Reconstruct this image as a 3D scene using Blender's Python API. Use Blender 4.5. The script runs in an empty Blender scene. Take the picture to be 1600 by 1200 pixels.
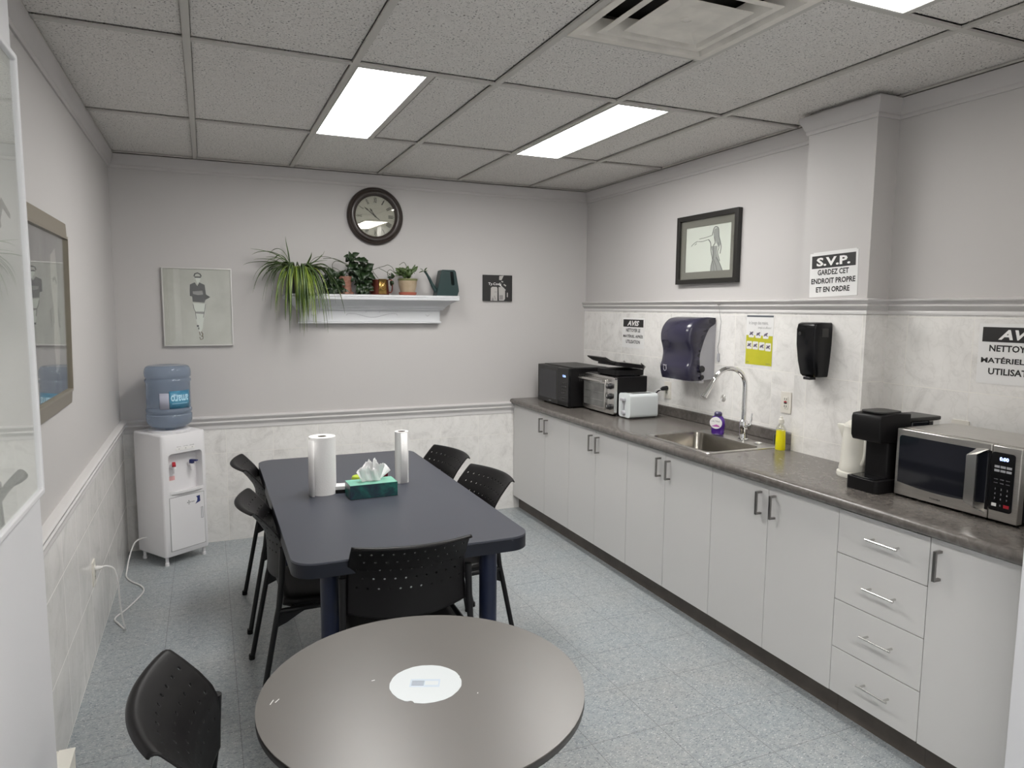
import bpy, bmesh, math, random
from mathutils import Vector, Matrix, geometry
random.seed(7)
PI = math.pi
sc = bpy.context.scene
COL = sc.collection

# ------------------------------------------------------------------ room measures (metres)
XL, XR, YB, H = -0.54, 2.94, 5.21, 2.606
YF = -2.6                     # wall behind the camera
PX, PY0, PY1 = 2.80, 2.335, 2.73   # pillar face and its two sides

# ------------------------------------------------------------------ camera
yaw, pitch, roll = 0.4107, -0.1071, 0.0081
fwd = Vector((math.sin(yaw)*math.cos(pitch), math.cos(yaw)*math.cos(pitch), math.sin(pitch)))
rgt = Vector((math.cos(yaw), -math.sin(yaw), 0)); upv = rgt.cross(fwd)
r2 = math.cos(roll)*rgt + math.sin(roll)*upv
u2 = -math.sin(roll)*rgt + math.cos(roll)*upv
cam = bpy.data.cameras.new('camera'); camo = bpy.data.objects.new('camera', cam); COL.objects.link(camo)
cam.sensor_width = 36; cam.lens = 36*1095.0/1600; cam.clip_start = 0.02
m = Matrix((r2, u2, -fwd)).transposed().to_4x4(); m.translation = Vector((0, 0, 1.643))
camo.matrix_world = m
sc.camera = camo

# ------------------------------------------------------------------ world, exposure, light power
w = bpy.data.worlds.new('world'); sc.world = w; w.use_nodes = True
w.node_tree.nodes['Background'].inputs[0].default_value = (0.9, 0.95, 1, 1)
w.node_tree.nodes['Background'].inputs[1].default_value = 0.05
sc.view_settings.view_transform = 'Standard'; sc.view_settings.look = 'None'
sc.view_settings.exposure = 0.0; sc.view_settings.gamma = 1.0
sc.view_settings.use_curve_mapping = False
PANEL = 29.0                   # radiance of a ceiling light's diffuser

# ------------------------------------------------------------------ materials
def mat(name, col, rough=0.5, metal=0.0, spec=None, trans=0.0, coat=0.0, emis=None, estr=0.0, bump=None, var=None, ior=None):
    M = bpy.data.materials.new(name); M.use_nodes = True
    nt = M.node_tree; b = nt.nodes['Principled BSDF']
    b.inputs['Base Color'].default_value = (*col, 1)
    b.inputs['Roughness'].default_value = rough
    b.inputs['Metallic'].default_value = metal
    b.inputs['Transmission Weight'].default_value = trans
    b.inputs['Coat Weight'].default_value = coat
    if spec is not None: b.inputs['Specular IOR Level'].default_value = spec
    if ior: b.inputs['IOR'].default_value = ior
    if emis:
        b.inputs['Emission Color'].default_value = (*emis, 1); b.inputs['Emission Strength'].default_value = estr
    tc = None
    if bump or var:
        tc = nt.nodes.new('ShaderNodeTexCoord')
    if var:                                   # (scale, amount): slight tone variation of the stuff itself
        n = nt.nodes.new('ShaderNodeTexNoise'); n.inputs['Scale'].default_value = var[0]; n.inputs['Detail'].default_value = 4
        nt.links.new(tc.outputs['Object'], n.inputs['Vector'])
        r = nt.nodes.new('ShaderNodeValToRGB')
        a = var[1]
        r.color_ramp.elements[0].position = 0.3; r.color_ramp.elements[1].position = 0.7
        r.color_ramp.elements[0].color = (*[max(0, c*(1-a)) for c in col], 1)
        r.color_ramp.elements[1].color = (*[min(1, c*(1+a)) for c in col], 1)
        nt.links.new(n.outputs['Fac'], r.inputs[0]); nt.links.new(r.outputs[0], b.inputs['Base Color'])
    if bump:                                  # (scale, strength, distance)
        n = nt.nodes.new('ShaderNodeTexNoise'); n.inputs['Scale'].default_value = bump[0]; n.inputs['Detail'].default_value = 3
        nt.links.new(tc.outputs['Object'], n.inputs['Vector'])
        bp = nt.nodes.new('ShaderNodeBump'); bp.inputs['Strength'].default_value = bump[1]; bp.inputs['Distance'].default_value = bump[2]
        nt.links.new(n.outputs['Fac'], bp.inputs['Height']); nt.links.new(bp.outputs[0], b.inputs['Normal'])
    return M

class NT:
    """short names for building a node tree"""
    def __init__(s, M): s.t = M.node_tree; s.b = s.t.nodes['Principled BSDF']
    def n(s, kind, **kw):
        x = s.t.nodes.new('ShaderNode'+kind)
        for k, v in kw.items(): setattr(x, k, v)
        return x
    def l(s, a, b): s.t.links.new(a, b)
    def math(s, op, a, b=None, c=None):
        x = s.n('Math', operation=op)
        for i, v in enumerate((a, b, c)):
            if v is None: continue
            if isinstance(v, (int, float)): x.inputs[i].default_value = v
            else: s.l(v, x.inputs[i])
        return x.outputs[0]
    def noise(s, vec, scale, detail=3, rough=0.5, dist=0.0):
        x = s.n('TexNoise'); x.inputs['Scale'].default_value = scale; x.inputs['Detail'].default_value = detail
        x.inputs['Roughness'].default_value = rough; x.inputs['Distortion'].default_value = dist
        if vec is not None: s.l(vec, x.inputs['Vector'])
        return x
    def ramp(s, fac, stops, interp='LINEAR'):
        x = s.n('ValToRGB'); x.color_ramp.interpolation = interp
        e = x.color_ramp.elements
        while len(e) < len(stops): e.new(0.5)
        for i, (p, c) in enumerate(stops):
            e[i].position = p; e[i].color = (*c, 1) if len(c) == 3 else c
        s.l(fac, x.inputs[0]); return x.outputs[0]
    def mix(s, fac, a, b, blend='MIX'):
        x = s.n('Mix', data_type='RGBA', blend_type=blend)
        for i, v in ((0, fac), (6, a), (7, b)):
            if isinstance(v, (int, float)): x.inputs[i].default_value = v
            elif isinstance(v, tuple): x.inputs[i].default_value = (*v, 1)
            else: s.l(v, x.inputs[i])
        return x.outputs[2]
    def bump(s, h, strength, dist):
        x = s.n('Bump'); x.inputs['Strength'].default_value = strength; x.inputs['Distance'].default_value = dist
        s.l(h, x.inputs['Height']); s.l(x.outputs[0], s.b.inputs['Normal'])

def grid_line(N, coord, offset, pitch, halfw):
    """1 on the joints of a grid of the given pitch, 0 elsewhere"""
    a = N.math('SUBTRACT', coord, offset); a = N.math('DIVIDE', a, pitch)
    f = N.math('FRACT', a)
    d = N.math('MINIMUM', f, N.math('SUBTRACT', 1.0, f))
    return N.math('LESS_THAN', d, halfw/pitch)

def cell_id(N, coord, offset, pitch):
    return N.math('FLOOR', N.math('DIVIDE', N.math('SUBTRACT', coord, offset), pitch))

def tile_mat(name, axis, offu, pu=0.315, offz=0.315, pz=0.3125):
    M = mat(name, (0.7, 0.69, 0.67), 0.22, spec=0.45); N = NT(M)
    g = N.n('NewGeometry'); sp = N.n('SeparateXYZ'); N.l(g.outputs['Position'], sp.inputs[0])
    cu = sp.outputs['X' if axis == 'x' else 'Y']; cz = sp.outputs['Z']
    ju = grid_line(N, cu, offu, pu, 0.0016); jz = grid_line(N, cz, offz, pz, 0.0019)
    j = N.math('MAXIMUM', ju, jz)
    # each tile gets its own patch of marbling
    cb = N.n('CombineXYZ'); N.l(cell_id(N, cu, offu, pu), cb.inputs[0]); N.l(cell_id(N, cz, offz, pz), cb.inputs[1])
    wn = N.n('TexWhiteNoise'); wn.noise_dimensions = '3D'; N.l(cb.outputs[0], wn.inputs['Vector'])
    ad = N.n('VectorMath', operation='MULTIPLY_ADD'); N.l(wn.outputs['Color'], ad.inputs[0]); ad.inputs[1].default_value = (7, 7, 7)
    N.l(g.outputs['Position'], ad.inputs[2])
    n1 = N.noise(ad.outputs[0], 4.2, 5, 0.62, 1.6); n2 = N.noise(ad.outputs[0], 14, 3, 0.5, 0.8)
    base = N.ramp(n1.outputs['Fac'], [(0.34, (0.67, 0.655, 0.635)), (0.45, (0.76, 0.745, 0.725)), (0.62, (0.81, 0.795, 0.775))])
    v = N.ramp(n2.outputs['Fac'], [(0.46, (1, 1, 1)), (0.5, (0.90, 0.90, 0.89)), (0.54, (1, 1, 1))])
    c = N.mix(0.6, base, v, 'MULTIPLY')
    c = N.mix(j, c, (0.80, 0.78, 0.74)); N.l(c, N.b.inputs['Base Color'])
    N.l(N.math('ADD', N.math('MULTIPLY', j, 0.5), 0.2), N.b.inputs['Roughness'])
    N.bump(N.math('SUBTRACT', 1.0, j), 0.6, 0.0015)
    return M

def floor_mat():
    M = mat('vinyl floor tile', (0.3, 0.33, 0.35), 0.33, spec=0.4); N = NT(M)
    g = N.n('NewGeometry'); sp = N.n('SeparateXYZ'); N.l(g.outputs['Position'], sp.inputs[0])
    P = 0.3048
    jx = grid_line(N, sp.outputs['X'], 0.067, P, 0.0011); jy = grid_line(N, sp.outputs['Y'], 4.30, P, 0.0011)
    j = N.math('MAXIMUM', jx, jy)
    big = N.noise(g.outputs['Position'], 2.3, 3, 0.6)
    mid = N.noise(g.outputs['Position'], 34, 4, 0.65)
    base = N.ramp(mid.outputs['Fac'], [(0.3, (0.235, 0.265, 0.285)), (0.52, (0.33, 0.36, 0.375)), (0.72, (0.40, 0.415, 0.42))])
    tint = N.ramp(big.outputs['Fac'], [(0.35, (0.30, 0.345, 0.375)), (0.52, (0.345, 0.355, 0.355)), (0.66, (0.37, 0.345, 0.315))])
    base = N.mix(0.22, base, tint)
    # chips: light and dark flecks, longer than wide, lying two ways
    def flecks(rot, off, scale, lo, hi):
        mp = N.n('Mapping'); mp.inputs['Location'].default_value = (off, off*0.7, off*1.3); mp.inputs['Rotation'].default_value = (0, 0, rot); mp.inputs['Scale'].default_value = (1.0, 2.3, 1)
        N.l(g.outputs['Position'], mp.inputs[0])
        return N.ramp(N.noise(mp.outputs[0], scale, 2, 0.55).outputs['Fac'], [(lo, (0, 0, 0)), (hi, (1, 1, 1))])
    li = N.math('MAXIMUM', flecks(0.5, 0.0, 72, 0.635, 0.67), flecks(-0.9, 11.0, 80, 0.635, 0.67))
    dk = N.math('MAXIMUM', flecks(0.9, 5.0, 70, 0.635, 0.67), flecks(-0.4, 23.0, 78, 0.64, 0.675))
    c = N.mix(N.math('MULTIPLY', li, 0.9), base, (0.64, 0.65, 0.64)); c = N.mix(N.math('MULTIPLY', dk, 0.85), c, (0.085, 0.10, 0.12))
    c = N.mix(N.math('MULTIPLY', j, 0.75), c, (0.10, 0.10, 0.10)); N.l(c, N.b.inputs['Base Color'])
    return M

def ceiling_mat():
    M = mat('mineral fibre ceiling tile', (0.6, 0.58, 0.55), 0.95, spec=0.1); N = NT(M)
    g = N.n('NewGeometry')
    n1 = N.noise(g.outputs['Position'], 120, 2, 0.55); n2 = N.noise(g.outputs['Position'], 26, 3, 0.5); n3 = N.noise(g.outputs['Position'], 210, 2, 0.5)
    holes = N.ramp(n1.outputs['Fac'], [(0.355, (1, 1, 1)), (0.40, (0, 0, 0))])
    mask = N.ramp(n2.outputs['Fac'], [(0.34, (0.25, 0.25, 0.25)), (0.55, (1, 1, 1))])
    pin = N.ramp(n3.outputs['Fac'], [(0.34, (1, 1, 1)), (0.38, (0, 0, 0))])
    h = N.math('MULTIPLY', N.math('MAXIMUM', holes, N.math('MULTIPLY', pin, 0.6)), mask)
    tone = N.ramp(n2.outputs['Fac'], [(0.3, (0.71, 0.68, 0.65)), (0.7, (0.775, 0.75, 0.72))])
    c = N.mix(N.math('MULTIPLY', h, 0.85), tone, (0.13, 0.12, 0.115)); N.l(c, N.b.inputs['Base Color'])
    N.bump(N.math('SUBTRACT', 1.0, h), 0.5, 0.003)
    return M

def clear_mat(name, tint=(1, 1, 1), base=0.04, rough=0.0, gain=1.0):
    """a clear sheet: see-through with a sharp reflection that grows at grazing angles"""
    M = bpy.data.materials.new(name); M.use_nodes = True; t = M.node_tree; t.nodes.clear()
    out = t.nodes.new('ShaderNodeOutputMaterial'); mx = t.nodes.new('ShaderNodeMixShader')
    tr = t.nodes.new('ShaderNodeBsdfTransparent'); tr.inputs[0].default_value = (*tint, 1)
    gl = t.nodes.new('ShaderNodeBsdfGlossy'); gl.inputs['Roughness'].default_value = rough; gl.inputs[0].default_value = (1, 1, 1, 1)
    lw = t.nodes.new('ShaderNodeLayerWeight'); lw.inputs['Blend'].default_value = 0.5
    p = t.nodes.new('ShaderNodeMath'); p.operation = 'POWER'; p.inputs[1].default_value = 5.0*gain
    t.links.new(lw.outputs['Facing'], p.inputs[0])
    a = t.nodes.new('ShaderNodeMath'); a.operation = 'MULTIPLY_ADD'; a.inputs[1].default_value = 1-base; a.inputs[2].default_value = base
    t.links.new(p.outputs[0], a.inputs[0]); t.links.new(a.outputs[0], mx.inputs[0])
    t.links.new(tr.outputs[0], mx.inputs[1]); t.links.new(gl.outputs[0], mx.inputs[2]); t.links.new(mx.outputs[0], out.inputs[0])
    return M

def ramp_mat(name, stops, scale, rough, metal=0.0, dist=0.0, spec=0.5, stretch=(1, 1, 1), bump=None, detail=4):
    M = mat(name, stops[0][1], rough, metal, spec=spec); N = NT(M)
    tc = N.n('TexCoord'); mp = N.n('Mapping'); mp.inputs['Scale'].default_value = stretch; N.l(tc.outputs['Object'], mp.inputs[0])
    n = N.noise(mp.outputs[0], scale, detail, 0.6, dist)
    N.l(N.ramp(n.outputs['Fac'], stops), N.b.inputs['Base Color'])
    if bump: N.bump(n.outputs['Fac'], *bump)
    return M

MT = {}
MT['wall'] = mat('painted wall, pale grey', (0.515, 0.498, 0.490), 0.62, spec=0.3, bump=(260, 0.08, 0.001))
MT['wall_white'] = mat('painted entry wall, cool white', (0.70, 0.70, 0.72), 0.5, spec=0.35)
MT['trimw'] = mat('painted moulding', (0.60, 0.585, 0.58), 0.4, spec=0.4)
MT['crown'] = mat('painted crown moulding', (0.52, 0.50, 0.495), 0.5, spec=0.3)
MT['tile_back'] = tile_mat('marbled wall tile back', 'x', 0.098, 0.3127)
MT['tile_left'] = tile_mat('marbled wall tile left', 'y', 4.60, 0.313)
MT['tile_right'] = tile_mat('marbled wall tile right', 'y', 3.042, 0.3153, 0.995, 0.311)
MT['tile_pillar'] = tile_mat('marbled wall tile pillar', 'y', 2.659, 0.315, 1.0, 0.315)
MT['tile_near'] = tile_mat('marbled wall tile near', 'y', 1.918, 0.303, 0.998, 0.311)
MT['floor'] = floor_mat()
MT['ceil'] = ceiling_mat()
MT['tbar'] = mat('ceiling grid metal', (0.54, 0.52, 0.485), 0.45, spec=0.4)
MT['lightframe'] = mat('fixture enamel', (0.62, 0.61, 0.59), 0.4)
MT['diffuser_warm'] = mat('lit acrylic diffuser, older warmer tubes', (0.9, 0.88, 0.82), 0.5, emis=(1.0, 0.955, 0.87), estr=PANEL*0.42)  # dimmer and warmer than the far pair, tuned to balance the light
MT['diffuser'] = mat('lit acrylic diffuser', (0.9, 0.9, 0.88), 0.5, emis=(1.0, 0.985, 0.955), estr=PANEL)
MT['ventm'] = mat('vent enamel, greyed', (0.74, 0.70, 0.64), 0.45, var=(9, 0.12))
MT['dark'] = mat('dark cavity', (0.03, 0.028, 0.025), 0.9)
MT['laminate'] = mat('white melamine', (0.64, 0.63, 0.62), 0.38, spec=0.4)
MT['carcass'] = mat('cabinet carcass', (0.45, 0.44, 0.43), 0.6)
MT['kick'] = ramp_mat('dark brown toe kick', [(0.3, (0.075, 0.062, 0.052)), (0.7, (0.12, 0.10, 0.085))], 7, 0.5)
MT['nickel'] = mat('brushed dark nickel', (0.30, 0.29, 0.28), 0.32, 1.0)
MT['chrome'] = mat('chrome', (0.80, 0.80, 0.80), 0.07, 1.0)
MT['satin'] = mat('satin steel', (0.62, 0.61, 0.59), 0.25, 1.0)
MT['steel'] = ramp_mat('brushed stainless', [(0.3, (0.52, 0.50, 0.47)), (0.7, (0.62, 0.60, 0.57))], 40, 0.30, 1.0, stretch=(0.3, 8, 8))
MT['basin'] = ramp_mat('sink bowl steel', [(0.3, (0.27, 0.25, 0.22)), (0.7, (0.34, 0.32, 0.285))], 30, 0.24, 1.0, stretch=(6, 6, 0.4))
MT['worktop'] = ramp_mat('grey brown laminate worktop', [(0.3, (0.095, 0.085, 0.078)), (0.55, (0.135, 0.122, 0.112)), (0.75, (0.185, 0.17, 0.155))], 38, 0.24, spec=0.55, dist=0.6, detail=6)
MT['navytop'] = mat('charcoal blue laminate', (0.052, 0.056, 0.074), 0.36, spec=0.5, bump=(500, 0.05, 0.001))
MT['navyedge'] = mat('dark navy edge band', (0.009, 0.011, 0.018), 0.42, spec=0.3)
MT['navyleg'] = ramp_mat('navy painted steel', [(0.3, (0.008, 0.011, 0.024)), (0.62, (0.010, 0.015, 0.038)), (0.80, (0.014, 0.018, 0.042))], 8, 0.34, spec=0.35)
MT['taupe'] = mat('taupe laminate', (0.135, 0.125, 0.116), 0.33, spec=0.5, var=(3, 0.03))
MT['edgeblack'] = mat('dark edge band', (0.03, 0.027, 0.025), 0.4)
MT['inlay'] = mat('bare white disc of the tabletop', (0.66, 0.70, 0.72), 0.4)
MT['inlayink'] = mat('pale blue print', (0.55, 0.63, 0.72), 0.4)
MT['blackplastic'] = mat('black chair plastic', (0.006, 0.0055, 0.006), 0.44, spec=0.24, bump=(700, 0.12, 0.0006))
MT['blackmetal'] = mat('black powder coat', (0.006, 0.006, 0.007), 0.40, spec=0.30)
MT['gloss'] = mat('gloss black', (0.006, 0.006, 0.007), 0.16, spec=0.35)
MT['blackmatte'] = mat('matt black casing', (0.006, 0.0055, 0.006), 0.42, spec=0.25)
MT['charcoal'] = mat('charcoal casing', (0.032, 0.031, 0.030), 0.4, spec=0.35)
MT['glassdark'] = mat('dark appliance glass', (0.012, 0.013, 0.018), 0.06, spec=0.6)
MT['ovenglass'] = mat('grey oven glass', (0.15, 0.15, 0.145), 0.10, spec=0.6, var=(9, 0.3))
MT['display'] = mat('lit blue display digits', (0.2, 0.3, 1), 0.4, emis=(0.35, 0.5, 1.0), estr=4.0)
MT['whiteplastic'] = mat('white plastic', (0.74, 0.73, 0.745), 0.3, spec=0.45)
MT['toasterwhite'] = mat('white toaster shell', (0.66, 0.70, 0.71), 0.22, spec=0.5)
MT['cream'] = mat('cream kettle plastic', (0.78, 0.76, 0.69), 0.3)
MT['greyplastic'] = mat('light grey plastic', (0.42, 0.42, 0.45), 0.4)
MT['lettergrey'] = mat('grey lettering', (0.33, 0.33, 0.33), 0.5)
MT['white'] = mat('white print', (0.80, 0.79, 0.78), 0.5)
MT['ink'] = mat('black ink', (0.015, 0.014, 0.014), 0.5)
MT['paper'] = mat('white paper', (0.74, 0.735, 0.73), 0.55)
MT['plate'] = mat('almond outlet plate', (0.72, 0.69, 0.63), 0.35)
MT['red'] = mat('red plastic', (0.45, 0.02, 0.035), 0.3)
MT['blue'] = mat('blue plastic', (0.02, 0.03, 0.14), 0.3)
MT['pinklabel'] = mat('pink sticker', (0.75, 0.42, 0.42), 0.5)
MT['cord'] = mat('white cord', (0.72, 0.71, 0.70), 0.4)
MT['towel'] = mat('paper towel', (0.80, 0.79, 0.785), 0.9, spec=0.1, bump=(180, 0.5, 0.002))
MT['cardboard'] = mat('brown card core', (0.13, 0.10, 0.075), 0.8)
MT['tissue'] = mat('white tissue', (0.84, 0.84, 0.84), 0.9, spec=0.1)
MT['smoke'] = mat('smoky violet plastic', (0.030, 0.028, 0.052), 0.20, spec=0.55)
MT['smokedark'] = mat('black knob', (0.01, 0.01, 0.012), 0.3)
MT['frameblack'] = mat('black wood frame', (0.016, 0.015, 0.013), 0.35)
MT['matboard'] = mat('olive grey mat board', (0.17, 0.16, 0.14), 0.8)
MT['artpaper'] = mat('drawing paper', (0.64, 0.65, 0.61), 0.7)
MT['charc'] = mat('charcoal drawing', (0.13, 0.13, 0.13), 0.8)
MT['charcsoft'] = mat('soft charcoal', (0.30, 0.30, 0.295), 0.8)
MT['champagne'] = mat('champagne wood frame', (0.26, 0.23, 0.18), 0.38, 0.35)
MT['silver'] = mat('thin silver frame', (0.58, 0.57, 0.55), 0.28, 0.9)
MT['canvasbeige'] = ramp_mat('beige wash picture', [(0.32, (0.42, 0.405, 0.37)), (0.68, (0.53, 0.52, 0.485))], 3.2, 0.6, dist=0.7)
MT['greypic'] = ramp_mat('grey photo print', [(0.3, (0.05, 0.045, 0.05)), (0.5, (0.13, 0.12, 0.125)), (0.72, (0.22, 0.21, 0.21))], 3.5, 0.7, dist=1.5, stretch=(1, 1, 0.5))
MT['picdark'] = mat('dark grey print', (0.045, 0.042, 0.045), 0.6)
MT['picpale'] = mat('pale grey print', (0.42, 0.40, 0.385), 0.6)
MT['picmid'] = mat('mid grey print', (0.24, 0.23, 0.225), 0.6)
MT['picgold'] = mat('ochre print', (0.32, 0.22, 0.10), 0.6)
MT['glass'] = clear_mat('picture glass', (0.97, 0.98, 0.97), 0.05)
MT['clockglass'] = clear_mat('clock glass', (0.98, 0.98, 0.96), 0.07)
MT['clockframe'] = mat('dark bronze clock case', (0.035, 0.026, 0.022), 0.28, spec=0.6)
MT['clockface'] = mat('aged clock face', (0.44, 0.435, 0.39), 0.6, var=(14, 0.06))
MT['shelf'] = mat('white painted mantel', (0.62, 0.63, 0.65), 0.35)
MT['soil'] = mat('potting soil', (0.03, 0.022, 0.015), 0.95, bump=(90, 1, 0.01))
MT['terracotta'] = ramp_mat('weathered terracotta', [(0.35, (0.16, 0.070, 0.048)), (0.5, (0.25, 0.115, 0.08)), (0.72, (0.34, 0.21, 0.165))], 16, 0.8, dist=1.5, stretch=(1, 1, 3))
MT['claysaucer'] = mat('red clay saucer', (0.33, 0.09, 0.055), 0.7)
MT['creampot'] = ramp_mat('cream glazed pot', [(0.35, (0.34, 0.26, 0.17)), (0.7, (0.44, 0.36, 0.26))], 9, 0.35)
MT['greenrim'] = mat('green glaze rim', (0.16, 0.17, 0.07), 0.35)
MT['blackpot'] = mat('black nursery pot', (0.008, 0.008, 0.008), 0.35)
MT['copper'] = mat('dark hammered copper', (0.16, 0.045, 0.03), 0.32, 0.8, bump=(60, 0.5, 0.004))
MT['brass'] = mat('worn brass', (0.42, 0.27, 0.09), 0.28, 1.0, bump=(50, 0.4, 0.004))
MT['can'] = mat('dark green watering can plastic', (0.008, 0.030, 0.030), 0.38)
MT['leafdark'] = ramp_mat('dark ivy leaf', [(0.3, (0.007, 0.019, 0.006)), (0.7, (0.022, 0.046, 0.014))], 22, 0.38)
MT['leafmid'] = ramp_mat('fresh succulent leaf', [(0.3, (0.025, 0.052, 0.012)), (0.7, (0.08, 0.125, 0.035))], 20, 0.4)
MT['vine'] = mat('grey green vine', (0.055, 0.065, 0.03), 0.6)
MT['limegreen'] = mat('lime plastic', (0.45, 0.58, 0.05), 0.35)
MT['maroon'] = mat('dark red jar', (0.14, 0.008, 0.02), 0.25)
MT['soapyellow'] = mat('yellow dish soap', (0.80, 0.72, 0.005), 0.12, spec=0.6, emis=None)
MT['clearplastic'] = clear_mat('clear plastic', (0.86, 0.86, 0.85), 0.10, 0.08)
MT['purple'] = mat('purple soap', (0.075, 0.022, 0.24), 0.15)
MT['purpledark'] = mat('dark violet cap', (0.06, 0.05, 0.12), 0.35)
MT['pinkprint'] = mat('magenta print', (0.45, 0.10, 0.40), 0.5)
MT['lime'] = ramp_mat('lime poster print', [(0.3, (0.44, 0.44, 0.015)), (0.7, (0.55, 0.52, 0.03))], 6, 0.5)
MT['slate'] = mat('slate band', (0.09, 0.10, 0.12), 0.5)
MT['violetink'] = mat('violet grey print', (0.12, 0.10, 0.15), 0.5)
MT['labelblue'] = ramp_mat('blue water label', [(0.35, (0.03, 0.12, 0.22)), (0.6, (0.08, 0.30, 0.46)), (0.8, (0.25, 0.5, 0.62))], 9, 0.3, stretch=(1, 1, 2))
MT['labelpale'] = mat('pale lilac label', (0.42, 0.43, 0.52), 0.4)
MT['labelsky'] = mat('sky blue lettering', (0.50, 0.76, 0.90), 0.4)
MT['box'] = mat('off white card', (0.72, 0.70, 0.64), 0.7)
MT['brushgold'] = mat('brown print', (0.10, 0.06, 0.025), 0.6)

def bottle_mat():
    M = mat('blue bottle full of water', (0.42, 0.50, 0.62), 0.07, trans=0.70, ior=1.33, spec=0.6)
    return M
MT['bottle'] = bottle_mat()

def spider_mat(young=False):
    M = mat('striped spider plant leaf', (0.05, 0.10, 0.02), 0.42); N = NT(M)
    uv = N.n('UVMap'); sp = N.n('SeparateXYZ'); N.l(uv.outputs[0], sp.inputs[0])
    s = N.math('ABSOLUTE', N.math('SUBTRACT', sp.outputs['X'], 0.5))
    stripe = N.math('GREATER_THAN', s, 0.33)
    g = N.n('NewGeometry'); n = N.noise(g.outputs['Position'], 9, 2, 0.5)
    edge = N.ramp(n.outputs['Fac'], [(0.35, (0.07, 0.125, 0.010) if young else (0.018, 0.042, 0.010)), (0.65, (0.16, 0.23, 0.02) if young else (0.045, 0.085, 0.016))])
    mid = N.ramp(n.outputs['Fac'], [(0.35, (0.20, 0.28, 0.05) if young else (0.08, 0.13, 0.045)), (0.65, (0.34, 0.40, 0.10) if young else (0.20, 0.27, 0.11))])
    # young leaves (v offset stored in the second uv axis above 1) are yellower
    N.l(N.mix(stripe, edge, mid), N.b.inputs['Base Color'])
    return M
MT['spider'] = spider_mat(); MT['spider_young'] = spider_mat(True)

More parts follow.
